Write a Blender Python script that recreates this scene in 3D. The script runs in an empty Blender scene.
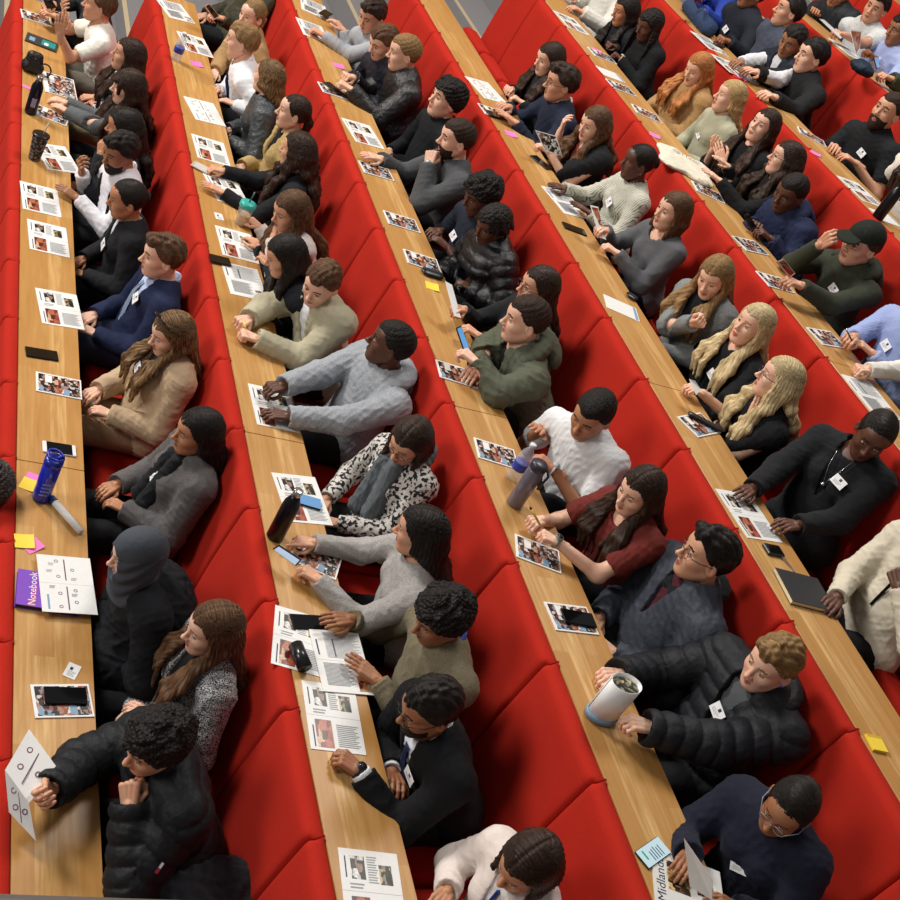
import bpy, math, random
import numpy as np
from mathutils import Matrix, Vector

SC = bpy.context.scene
COL = SC.collection
F32 = np.float32
# ------------------------------------------------------------------ camera, world, light, exposure
ROW, RISE, DESKW, SEATW = 0.96199, 0.421151, 0.31, 0.55502      # row pitch, rise per row, desk depth, seat width
YEND, YNEAR, YSEAM = 7.40, -2.05, 3.52415
cam_d = bpy.data.cameras.new('camera'); cam = bpy.data.objects.new('camera', cam_d); COL.objects.link(cam)
cam_d.sensor_width = 36; cam_d.sensor_fit = 'HORIZONTAL'; cam_d.lens = 1184.8218 / 900 * 36
cam_d.clip_start = .05; cam_d.clip_end = 100
def rotm(a, b, c):
    cx, sx, cy, sy, cz, sz = math.cos(a), math.sin(a), math.cos(b), math.sin(b), math.cos(c), math.sin(c)
    return np.array([[cz, -sz, 0], [sz, cz, 0], [0, 0, 1]]) @ np.array([[cy, 0, sy], [0, 1, 0], [-sy, 0, cy]]) @ np.array([[1, 0, 0], [0, cx, -sx], [0, sx, cx]])
CR = rotm(.950931, -.456809, -.282432)
M4 = Matrix([list(CR[0]) + [-.872], list(CR[1]) + [-2.52415], list(CR[2]) + [3.77127], [0, 0, 0, 1]])
cam.matrix_world = M4
SC.camera = cam
w = bpy.data.worlds.new('hall_air'); SC.world = w; w.use_nodes = True
w.node_tree.nodes['Background'].inputs[0].default_value = (1.0, .96, .93, 1)
w.node_tree.nodes['Background'].inputs[1].default_value = .17
def area(name, loc, target, sx, sy, power, col=(1, .955, .9)):
    l = bpy.data.lights.new(name, 'AREA'); l.shape = 'RECTANGLE'; l.size = sx; l.size_y = sy; l.energy = power; l.color = col
    o = bpy.data.objects.new(name, l); COL.objects.link(o); o.location = loc
    o.rotation_euler = (Vector(target) - Vector(loc)).to_track_quat('-Z', 'Y').to_euler()
    return o
area('ceiling_and_fill_light', (-5.5, 9.0, 8.5), (1.5, 2.2, .4), 2.6, 2.6, 1350)
area('ceiling_and_fill_light', (-7.0, 1.0, 5.5), (2.0, 2.0, .6), 2.5, 2.5, 330)  # added frontal fill, not a ceiling lamp; brightens the faces of the seat backs
area('ceiling_and_fill_light', (4.5, 5.5, 9.0), (2.8, 2.2, .8), 2.4, 2.4, 420)
SC.view_settings.view_transform = 'Standard'; SC.view_settings.look = 'None'
SC.view_settings.gamma = 1; SC.view_settings.use_curve_mapping = False
SC.view_settings.exposure = 0.0

# ------------------------------------------------------------------ materials
def lin(c):
    if isinstance(c, str):
        c = c.lstrip('#'); c = [int(c[i:i + 2], 16) for i in (0, 2, 4)]
    return tuple(((v / 255) / 12.92 if v / 255 <= .04045 else ((v / 255 + .055) / 1.055) ** 2.4) for v in c) + (1,)
MC = {}
def newmat(name):
    m = bpy.data.materials.new(name); m.use_nodes = True
    return m, m.node_tree.nodes, m.node_tree.links, m.node_tree.nodes['Principled BSDF']
def mix(N, L, fac, a, b):
    n = N.new('ShaderNodeMix'); n.data_type = 'RGBA'
    if hasattr(fac, 'links'): L.new(fac, n.inputs[0])
    else: n.inputs[0].default_value = fac
    for s, v in ((n.inputs[6], a), (n.inputs[7], b)):
        if hasattr(v, 'links'): L.new(v, s)
        else: s.default_value = v
    return n.outputs[2]
def ramp(N, L, fac, p0, p1):
    n = N.new('ShaderNodeMapRange'); L.new(fac, n.inputs[0]); n.inputs[1].default_value = p0; n.inputs[2].default_value = p1
    return n.outputs[0]
def noise(N, L, vec, scale, detail=3, rough=.5):
    n = N.new('ShaderNodeTexNoise'); n.inputs['Scale'].default_value = scale; n.inputs['Detail'].default_value = detail; n.inputs['Roughness'].default_value = rough
    if vec is not None: L.new(vec, n.inputs['Vector'])
    return n.outputs['Fac']
def mapping(N, L, vec, sc):
    n = N.new('ShaderNodeMapping'); L.new(vec, n.inputs[0]); n.inputs['Scale'].default_value = sc
    return n.outputs[0]
def bump(N, L, B, h, strength, dist=.002):
    b = N.new('ShaderNodeBump'); b.inputs['Strength'].default_value = strength; b.inputs['Distance'].default_value = dist
    L.new(h, b.inputs['Height']); L.new(b.outputs[0], B.inputs['Normal'])
def mul(c, k): return tuple(min(1, x * k) for x in c[:3]) + (1,)
def plain(c, rough=.5, metal=0, name='plain', spec=.5):
    k = (name, str(c), rough, metal)
    if k in MC: return MC[k]
    m, N, L, B = newmat(name); B.inputs['Base Color'].default_value = lin(c); B.inputs['Roughness'].default_value = rough
    B.inputs['Metallic'].default_value = metal; B.inputs['Specular IOR Level'].default_value = spec
    tc = N.new('ShaderNodeTexCoord'); n = noise(N, L, tc.outputs['Object'], 60)
    L.new(mix(N, L, n, mul(lin(c), .94), mul(lin(c), 1.05)), B.inputs['Base Color'])
    MC[k] = m; return m
def emis(c, s, name='screen'):
    k = (name, str(c), s)
    if k in MC: return MC[k]
    m, N, L, B = newmat(name); B.inputs['Base Color'].default_value = (0.01, .01, .01, 1); B.inputs['Emission Color'].default_value = lin(c); B.inputs['Emission Strength'].default_value = s
    B.inputs['Roughness'].default_value = .15
    MC[k] = m; return m
def glassy(c, name='clear_plastic', alpha=.35):
    k = (name, str(c), alpha)
    if k in MC: return MC[k]
    m, N, L, B = newmat(name); B.inputs['Base Color'].default_value = lin(c); B.inputs['Roughness'].default_value = .08
    B.inputs['Alpha'].default_value = alpha; B.inputs['Specular IOR Level'].default_value = .8
    MC[k] = m; return m
def fabric(kind, c, c2=None):
    k = (kind, str(c), str(c2))
    if k in MC: return MC[k]
    m, N, L, B = newmat(kind + '_cloth'); tc = N.new('ShaderNodeTexCoord'); O = tc.outputs['Object']; a = lin(c)
    B.inputs['Roughness'].default_value = .85; B.inputs['Specular IOR Level'].default_value = .25
    big = noise(N, L, O, 9, 4, .6); fine = noise(N, L, O, 420, 2)
    if kind == 'knit':
        B.inputs['Sheen Weight'].default_value = .03
        L.new(mix(N, L, fine, mul(a, .78), mul(a, 1.2)), B.inputs['Base Color']); bump(N, L, B, fine, .5)
    elif kind == 'wool':
        f2 = noise(N, L, O, 160, 3, .7)
        L.new(mix(N, L, ramp(N, L, f2, .3, .7), mul(a, .68), mul(a, 1.32)), B.inputs['Base Color']); bump(N, L, B, f2, .7)
        B.inputs['Sheen Weight'].default_value = .04
    elif kind in ('shiny', 'leather'):
        B.inputs['Roughness'].default_value = .36 if kind == 'leather' else .27; B.inputs['Specular IOR Level'].default_value = .5
        B.inputs['Base Color'].default_value = a; f2 = noise(N, L, O, 38, 5, .6); bump(N, L, B, f2, .8, .012)
    elif kind == 'nylon':
        B.inputs['Roughness'].default_value = .6; B.inputs['Specular IOR Level'].default_value = .25
        L.new(mix(N, L, big, mul(a, .85), mul(a, 1.15)), B.inputs['Base Color']); f2 = noise(N, L, O, 24, 3, .5); bump(N, L, B, f2, .6, .01)
    elif kind == 'check':
        sx = N.new('ShaderNodeSeparateXYZ'); L.new(O, sx.inputs[0])
        def bands(out, f):
            n = N.new('ShaderNodeMath'); n.operation = 'MULTIPLY'; L.new(out, n.inputs[0]); n.inputs[1].default_value = f
            s = N.new('ShaderNodeMath'); s.operation = 'SINE'; L.new(n.outputs[0], s.inputs[0]); return ramp(N, L, s.outputs[0], -.2, .2)
        s1 = bands(sx.outputs[1], 480); s2 = bands(sx.outputs[2], 480); s3 = bands(sx.outputs[1], 150); s4 = bands(sx.outputs[2], 150)
        b = lin(c2); tw = ramp(N, L, noise(N, L, O, 210, 2, .6), .47, .53); x1 = mix(N, L, tw, a, b); lt = mix(N, L, tw, mul(a, 2), mul(b, .55))
        x3 = mix(N, L, s3, x1, mix(N, L, s4, lt, x1))
        L.new(x3, B.inputs['Base Color']); bump(N, L, B, fine, .5)
    elif kind == 'stripe':
        sx = N.new('ShaderNodeSeparateXYZ'); L.new(O, sx.inputs[0])
        n = N.new('ShaderNodeMath'); n.operation = 'MULTIPLY'; L.new(sx.outputs[1], n.inputs[0]); n.inputs[1].default_value = 560
        s = N.new('ShaderNodeMath'); s.operation = 'SINE'; L.new(n.outputs[0], s.inputs[0])
        L.new(mix(N, L, ramp(N, L, s.outputs[0], .55, .85), a, lin(c2)), B.inputs['Base Color'])
    elif kind == 'print':
        v = N.new('ShaderNodeTexVoronoi'); v.inputs['Scale'].default_value = 42; L.new(O, v.inputs['Vector'])
        f2 = noise(N, L, O, 55, 1)
        L.new(mix(N, L, ramp(N, L, f2, .5, .56), a, lin(c2)), B.inputs['Base Color'])
    else:   # cotton
        L.new(mix(N, L, big, mul(a, .9), mul(a, 1.08)), B.inputs['Base Color']); f2 = noise(N, L, O, 22, 4, .6); bump(N, L, B, f2, .5, .01)
    MC[k] = m; return m
def skin(c, shade=0):
    k = ('skin', c, shade)
    if k in MC: return MC[k]
    m, N, L, B = newmat('skin'); a = lin(c); tc = N.new('ShaderNodeTexCoord')
    n = noise(N, L, tc.outputs['Object'], 25, 3); red = (min(1, a[0] * 1.03), a[1] * .86, a[2] * .84, 1)
    L.new(mix(N, L, ramp(N, L, n, .35, .7), a, red), B.inputs['Base Color'])
    B.inputs['Roughness'].default_value = .48; B.inputs['Subsurface Weight'].default_value = .06
    B.inputs['Subsurface Radius'].default_value = (.012, .005, .003); B.inputs['Subsurface Scale'].default_value = 1
    MC[k] = m; return m
def hairmat(c, c2=None, kind='straight'):
    k = ('hair', c, c2, kind)
    if k in MC: return MC[k]
    m, N, L, B = newmat('hair'); a = lin(c); b = lin(c2) if c2 else mul(a, 1.9)
    at = N.new('ShaderNodeAttribute'); at.attribute_name = 'st'
    tc = N.new('ShaderNodeTexCoord')
    if kind == 'straight':
        v = mapping(N, L, at.outputs['Vector'], (22, 5, 1)); n = noise(N, L, v, 2.2, 4, .65)
        v2 = mapping(N, L, at.outputs['Vector'], (90, 8, 1)); n2 = noise(N, L, v2, 2, 2)
        L.new(mix(N, L, ramp(N, L, n, .38, .68), mul(a, .7), b), B.inputs['Base Color']); bump(N, L, B, n2, .9, .004)
        B.inputs['Roughness'].default_value = .42
    else:
        n = N.new('ShaderNodeTexVoronoi'); n.inputs['Scale'].default_value = {'curly': 75, 'braid': 55, 'short': 160}[kind]
        L.new(tc.outputs['Object'], n.inputs['Vector'])
        L.new(mix(N, L, ramp(N, L, n.outputs['Distance'], 0, .8), b, mul(a, .6)), B.inputs['Base Color'])
        inv = N.new('ShaderNodeMath'); inv.operation = 'SUBTRACT'; inv.inputs[0].default_value = 1; L.new(n.outputs['Distance'], inv.inputs[1])
        bump(N, L, B, inv.outputs[0], 1, .008 if kind != 'short' else .003); B.inputs['Roughness'].default_value = .6
    B.inputs['Specular IOR Level'].default_value = .22
    MC[k] = m; return m
def upholstery():
    m, N, L, B = newmat('red_wool'); tc = N.new('ShaderNodeTexCoord'); O = tc.outputs['Object']
    a = lin('#b5281b'); f = noise(N, L, O, 330, 3, .7); g = noise(N, L, O, 5, 3)
    x = mix(N, L, ramp(N, L, f, .3, .7), mul(a, .72), mul(a, 1.22)); L.new(mix(N, L, ramp(N, L, g, .3, .8), x, mul(a, .88)), B.inputs['Base Color'])
    B.inputs['Roughness'].default_value = .95; B.inputs['Specular IOR Level'].default_value = .15; bump(N, L, B, f, .5); return m
def oak():
    m, N, L, B = newmat('oak'); tc = N.new('ShaderNodeTexCoord'); O = tc.outputs['Object']
    sx = N.new('ShaderNodeSeparateXYZ'); L.new(O, sx.inputs[0]); cb = N.new('ShaderNodeCombineXYZ')
    L.new(sx.outputs[1], cb.inputs[0]); L.new(sx.outputs[0], cb.inputs[1]); L.new(sx.outputs[2], cb.inputs[2])
    br = N.new('ShaderNodeTexBrick'); L.new(cb.outputs[0], br.inputs['Vector']); br.inputs['Scale'].default_value = 1
    br.inputs['Brick Width'].default_value = 1.15; br.inputs['Row Height'].default_value = .078; br.inputs['Mortar Size'].default_value = 0
    br.inputs['Color1'].default_value = (0, 0, 0, 1); br.inputs['Color2'].default_value = (1, 1, 1, 1); br.offset = .37
    g1 = noise(N, L, mapping(N, L, O, (16, 1.1, 8)), 3, 6, .6)
    w = N.new('ShaderNodeTexWave'); w.wave_type = 'BANDS'; w.bands_direction = 'X'; w.inputs['Scale'].default_value = 9; w.inputs['Distortion'].default_value = 14; w.inputs['Detail'].default_value = 3; w.inputs['Detail Scale'].default_value = 1.2
    L.new(mapping(N, L, O, (1, .13, 1)), w.inputs['Vector'])
    c1 = mix(N, L, br.outputs['Color'], lin('#b78548'), lin('#dcb478'))
    c2 = mix(N, L, ramp(N, L, g1, .4, .72), c1, lin('#ad7b3d'))
    f = N.new('ShaderNodeMath'); f.operation = 'MULTIPLY'; L.new(w.outputs['Fac'], f.inputs[0]); f.inputs[1].default_value = .42
    c3 = mix(N, L, f.outputs[0], c2, lin('#b5854a'))
    L.new(c3, B.inputs['Base Color']); B.inputs['Roughness'].default_value = .38; B.inputs['Specular IOR Level'].default_value = .45
    bump(N, L, B, g1, .15, .002); return m
def carpet(c, name='carpet'):
    m, N, L, B = newmat(name); tc = N.new('ShaderNodeTexCoord'); n = noise(N, L, tc.outputs['Object'], 120, 3); a = lin(c)
    L.new(mix(N, L, n, mul(a, .7), mul(a, 1.3)), B.inputs['Base Color']); B.inputs['Roughness'].default_value = .95; return m
def collage(kind):
    # printed picture: small blocks of mixed colours
    k = ('collage', kind)
    if k in MC: return MC[k]
    m, N, L, B = newmat('printed_photo'); tc = N.new('ShaderNodeTexCoord'); O = tc.outputs['Object']
    v = N.new('ShaderNodeTexVoronoi'); v.distance = 'CHEBYCHEV'; v.inputs['Scale'].default_value = {'cover': 62, 'people': 55, 'red': 42, 'dark': 70, 'news': 45}[kind]; L.new(O, v.inputs['Vector'])
    n1 = noise(N, L, O, 130, 4, .7); cr = N.new('ShaderNodeValToRGB'); L.new(v.outputs['Color'], cr.inputs[0]); e = cr.color_ramp
    pal = {'cover': ['#15151a', '#d8cfc6', '#3a2a26', '#b98a72', '#1c2230', '#8a9db0', '#e6e2dc', '#2b1f1d', '#a5553e'],
           'people': ['#101010', '#f0efec', '#1b1b1e', '#d9d7d2', '#2a2522', '#9c7f70'],
           'red': ['#7a2e26', '#c98d57', '#a34a3c', '#d9b694', '#5a2420', '#b56b50'],
           'dark': ['#1a1c14', '#c9b48a', '#2c2a20', '#8c8a72', '#3a3428'],
           'news': ['#6a5138', '#c79a5a', '#3c2c22', '#e0c08a', '#85603a']}[kind]
    e.interpolation = 'CONSTANT'
    while len(e.elements) < len(pal): e.elements.new(0)
    for i, c in enumerate(pal): e.elements[i].position = .15 + .7 * i / len(pal); e.elements[i].color = lin(c)
    L.new(mix(N, L, ramp(N, L, n1, .45, .62), cr.outputs[0], mix(N, L, .5, cr.outputs[0], lin('#201a18'))), B.inputs['Base Color'])
    B.inputs['Roughness'].default_value = .3; MC[k] = m; return m

# ------------------------------------------------------------------ mesh helpers
def link_mesh(name, verts, faces, mats, parent=None, idx=None, smooth=True, st=None, sizes=None):
    verts = np.asarray(verts, dtype=F32); me = bpy.data.meshes.new(name)
    if sizes is None:
        if isinstance(faces, np.ndarray): sizes = np.full(len(faces), faces.shape[1], dtype=np.int32); flat = faces.reshape(-1)
        else: sizes = np.array([len(f) for f in faces], dtype=np.int32); flat = np.array([i for f in faces for i in f], dtype=np.int32)
    else: flat = faces
    me.vertices.add(len(verts)); me.vertices.foreach_set('co', verts.reshape(-1))
    me.loops.add(len(flat)); me.loops.foreach_set('vertex_index', flat.astype(np.int32))
    me.polygons.add(len(sizes)); me.polygons.foreach_set('loop_start', np.concatenate([[0], np.cumsum(sizes)[:-1]]).astype(np.int32))
    me.polygons.foreach_set('loop_total', sizes)
    for m in (mats if isinstance(mats, (list, tuple)) else [mats]): me.materials.append(m)
    if idx is not None: me.polygons.foreach_set('material_index', np.asarray(idx, dtype=np.int32))
    me.polygons.foreach_set('use_smooth', np.full(len(sizes), bool(smooth)))
    if st is not None:
        at = me.attributes.new('st', 'FLOAT_VECTOR', 'POINT'); at.data.foreach_set('vector', np.asarray(st, dtype=F32).reshape(-1))
    me.update(calc_edges=True)
    o = bpy.data.objects.new(name, me); COL.objects.link(o)
    if parent is not None: o.parent = parent
    return o
class MB:
    """collects shapes into one mesh"""
    def __init__(s): s.v = []; s.f = []; s.m = []; s.n = 0; s.mats = []
    def mat(s, m):
        if m not in s.mats: s.mats.append(m)
        return s.mats.index(m)
    def add(s, v, f, m):
        k = s.mat(m); s.v += [tuple(p) for p in v]; s.f += [tuple(i + s.n for i in q) for q in f]; s.m += [k] * len(f); s.n += len(v)
    def box(s, lo, hi, m, bev=0, T=None):
        (x0, y0, z0), (x1, y1, z1) = lo, hi; b = bev
        if b <= 0:
            v = [(x0, y0, z0), (x1, y0, z0), (x1, y1, z0), (x0, y1, z0), (x0, y0, z1), (x1, y0, z1), (x1, y1, z1), (x0, y1, z1)]
            f = [(0, 3, 2, 1), (4, 5, 6, 7), (0, 1, 5, 4), (1, 2, 6, 5), (2, 3, 7, 6), (3, 0, 4, 7)]
        else:
            v = []; f = []
            def ring(z, i): return [(x0 + i, y0 + b, z), (x0 + b, y0 + i, z), (x1 - b, y0 + i, z), (x1 - i, y0 + b, z), (x1 - i, y1 - b, z), (x1 - b, y1 - i, z), (x0 + b, y1 - i, z), (x0 + i, y1 - b, z)]
            bz = min(b, (z1 - z0) / 2.01)
            rs = [ring(z0, b * .6), ring(z0 + bz, 0), ring(z1 - bz, 0), ring(z1, b * .6)]
            for r in rs: v += r
            for k in range(3): f += [(k * 8 + i, k * 8 + (i + 1) % 8, k * 8 + 8 + (i + 1) % 8, k * 8 + 8 + i) for i in range(8)]
            f += [tuple(range(7, -1, -1)), tuple(range(24, 32))]
        if T is not None: v = [tuple(T @ Vector(p)) for p in v]
        s.add(v, f, m)
    def lathe(s, prof, m, n=24, T=None, mfun=None):
        v = []; f = []
        for r, z in prof: v += [(r * math.cos(2 * math.pi * i / n), r * math.sin(2 * math.pi * i / n), z) for i in range(n)]
        if T is not None: v = [tuple(T @ Vector(p)) for p in v]
        for k in range(len(prof) - 1): f += [(k * n + i, k * n + (i + 1) % n, k * n + n + (i + 1) % n, k * n + n + i) for i in range(n)]
        f += [tuple(range(n - 1, -1, -1)), tuple((len(prof) - 1) * n + i for i in range(n))]
        s.add(v, f, m)
    def tube(s, pts, r, m, n=8):
        pts = [Vector(p) for p in pts]; v = []; f = []; N = len(pts)
        up = None
        for k, p in enumerate(pts):
            d = (pts[min(k + 1, N - 1)] - pts[max(k - 1, 0)]).normalized()
            a = d.orthogonal().normalized() if up is None else (up - d * up.dot(d)).normalized()
            up = a; b = d.cross(a); rr = r[k] if isinstance(r, (list, tuple)) else r
            v += [tuple(p + a * rr * math.cos(2 * math.pi * i / n) + b * rr * math.sin(2 * math.pi * i / n)) for i in range(n)]
        for k in range(N - 1): f += [(k * n + i, k * n + (i + 1) % n, k * n + n + (i + 1) % n, k * n + n + i) for i in range(n)]
        f += [tuple(range(n - 1, -1, -1)), tuple((N - 1) * n + i for i in range(n))]
        s.add(v, f, m)
    def build(s, name, parent=None, smooth=False):
        return link_mesh(name, s.v, s.f, s.mats, parent, s.m, smooth)
def tag(o, label=None, cat=None, group=None, kind=None):
    if label: o['label'] = label
    if cat: o['category'] = cat
    if group: o['group'] = group
    if kind: o['kind'] = kind
    return o
def empty(name, loc, rz=0):
    o = bpy.data.objects.new(name, None); COL.objects.link(o); o.location = loc; o.rotation_euler = (0, 0, rz); o.empty_display_size = .1
    return o

# ------------------------------------------------------------------ signed distance shapes and their surface
def unit(v): v = np.asarray(v, float); return v / (np.linalg.norm(v) + 1e-9)
def RC(a, b, ra, rb=None): return ('rc', np.array(a, float), np.array(b, float), ra, ra if rb is None else rb)
def EL(c, r, R=None): return ('el', np.array(c, float), np.eye(3) if R is None else R, np.array(r, float))
def peval(p, X, Y, Z, off=0):
    if p[0] == 'rc':
        a, b, ra, rb = p[1:]; d = b - a; L2 = float(d @ d) + 1e-12
        x, y, z = X - F32(a[0]), Y - F32(a[1]), Z - F32(a[2])
        t = np.clip((x * F32(d[0]) + y * F32(d[1]) + z * F32(d[2])) / F32(L2), 0, 1)
        q = np.sqrt((x - t * F32(d[0])) ** 2 + (y - t * F32(d[1])) ** 2 + (z - t * F32(d[2])) ** 2)
        return q - (F32(ra + off) + t * F32(rb - ra))
    c, R, r = p[1:]; r = r + off
    x, y, z = X - F32(c[0]), Y - F32(c[1]), Z - F32(c[2])
    q = [(x * F32(R[0, i]) + y * F32(R[1, i]) + z * F32(R[2, i])) for i in range(3)]
    k0 = np.sqrt((q[0] / F32(r[0])) ** 2 + (q[1] / F32(r[1])) ** 2 + (q[2] / F32(r[2])) ** 2)
    k1 = np.sqrt((q[0] / F32(r[0] ** 2)) ** 2 + (q[1] / F32(r[1] ** 2)) ** 2 + (q[2] / F32(r[2] ** 2)) ** 2) + F32(1e-9)
    return k0 * (k0 - 1) / k1
def pbox(p, off):
    if p[0] == 'rc':
        a, b, ra, rb = p[1:]; return np.minimum(a - ra, b - rb) - off, np.maximum(a + ra, b + rb) + off
    c, R, r = p[1:]; e = np.sqrt(((R * (r + off)) ** 2).sum(1)); return c - e, c + e
def smin(a, b, k):
    if k <= 0: return np.minimum(a, b)
    h = np.maximum(k - np.abs(a - b), 0) / F32(k); return np.minimum(a, b) - h * h * F32(k * .25)
class Field:
    def __init__(s, prims, h, off=0, k=.03, extra=.0, box=()):
        every = list(prims) + list(box)
        lo = np.min([pbox(p, off)[0] for p in every], axis=0) - 2 * h - extra; hi = np.max([pbox(p, off)[1] for p in every], axis=0) + 2 * h + extra
        n = np.ceil((hi - lo) / h).astype(int) + 1; s.h = h; s.lo = lo
        s.ax = [(lo[i] + h * np.arange(n[i])).astype(F32) for i in range(3)]
        s.D = np.full(n, .15, dtype=F32)
        for p in prims: s.union(p, k, off)
    def sl(s, lo, hi):
        r = []
        for i in range(3):
            a = max(0, int((lo[i] - s.lo[i]) / s.h)); b = min(len(s.ax[i]), int((hi[i] - s.lo[i]) / s.h) + 2)
            if b <= a: return None, None
            r.append(slice(a, b))
        return tuple(r), (s.ax[0][r[0]][:, None, None], s.ax[1][r[1]][None, :, None], s.ax[2][r[2]][None, None, :])
    def union(s, p, k=.03, off=0):
        lo, hi = pbox(p, off + k + 1.5 * s.h); q, A = s.sl(lo, hi)
        if q is None: return
        s.D[q] = smin(s.D[q], peval(p, *A, off=off), k)
    def cut(s, p, k=.0, off=0):
        lo, hi = pbox(p, off + k + 1.5 * s.h); q, A = s.sl(lo, hi)
        if q is None: return
        s.D[q] = -smin(-s.D[q], peval(p, *A, off=off), k)
    def grid(s): return s.ax[0][:, None, None], s.ax[1][None, :, None], s.ax[2][None, None, :]
    def clip(s, e, k=0.0): s.D = -smin(-s.D, -e, k)      # keep where e < 0
    def net(s):
        D = s.D; n = D.shape; sg = D < 0
        c = sg[:-1, :-1, :-1].astype(np.int8); tot = np.zeros_like(c)
        for i in (0, 1):
            for j in (0, 1):
                for k in (0, 1): tot += sg[i:n[0] - 1 + i, j:n[1] - 1 + j, k:n[2] - 1 + k]
        act = (tot > 0) & (tot < 8); idx = np.full(act.shape, -1, dtype=np.int64); ii = np.argwhere(act); idx[act] = np.arange(len(ii))
        if len(ii) == 0: return np.zeros((0, 3)), np.zeros((0, 4), dtype=np.int64)
        P = np.zeros((len(ii), 3), dtype=F32); W = np.zeros(len(ii), dtype=F32)
        cor = [(i, j, k) for i in (0, 1) for j in (0, 1) for k in (0, 1)]
        val = {q: D[ii[:, 0] + q[0], ii[:, 1] + q[1], ii[:, 2] + q[2]] for q in cor}
        for q in cor:
            for a in range(3):
                if q[a] == 0:
                    r = list(q); r[a] = 1; r = tuple(r); v0, v1 = val[q], val[r]; m = (v0 < 0) != (v1 < 0)
                    t = np.where(m, v0 / (v0 - v1 + F32(1e-12)), 0); pt = np.tile(np.array(q, F32), (len(ii), 1)); pt[:, a] = t
                    P += pt * m[:, None]; W += m
        P /= W[:, None]; V = (ii + P) * s.h + s.lo
        Fs = []
        for a in range(3):
            b, c2 = (a + 1) % 3, (a + 2) % 3
            s0 = [slice(None)] * 3; s1 = [slice(None)] * 3; s0[a] = slice(0, -1); s1[a] = slice(1, None)
            A0, A1 = sg[tuple(s0)], sg[tuple(s1)]; cr = np.argwhere(A0 != A1)
            ok = (cr[:, b] > 0) & (cr[:, c2] > 0) & (cr[:, b] < n[b] - 1) & (cr[:, c2] < n[c2] - 1); cr = cr[ok]
            if not len(cr): continue
            fl = A0[cr[:, 0], cr[:, 1], cr[:, 2]]
            def g(db, dc):
                t = cr.copy(); t[:, b] -= db; t[:, c2] -= dc; return idx[t[:, 0], t[:, 1], t[:, 2]]
            q = np.stack([g(1, 1), g(0, 1), g(0, 0), g(1, 0)], 1); q[~fl] = q[~fl][:, ::-1]; Fs.append(q)
        return V.astype(F32), np.concatenate(Fs)
def vnormals(V, Fq):
    n = np.cross(V[Fq[:, 2]] - V[Fq[:, 0]], V[Fq[:, 3]] - V[Fq[:, 1]]); N = np.zeros_like(V)
    for i in range(4): np.add.at(N, Fq[:, i], n)
    return N / (np.linalg.norm(N, axis=1, keepdims=True) + 1e-9)
def join(parts):
    """parts: list of (V, F(quads), materialindex array)"""
    V = []; Fq = []; M = []; n = 0
    for v, f, m in parts:
        V.append(v); Fq.append(f + n); M.append(np.full(len(f), m) if np.isscalar(m) else m); n += len(v)
    return np.concatenate(V), np.concatenate(Fq), np.concatenate(M)

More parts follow.
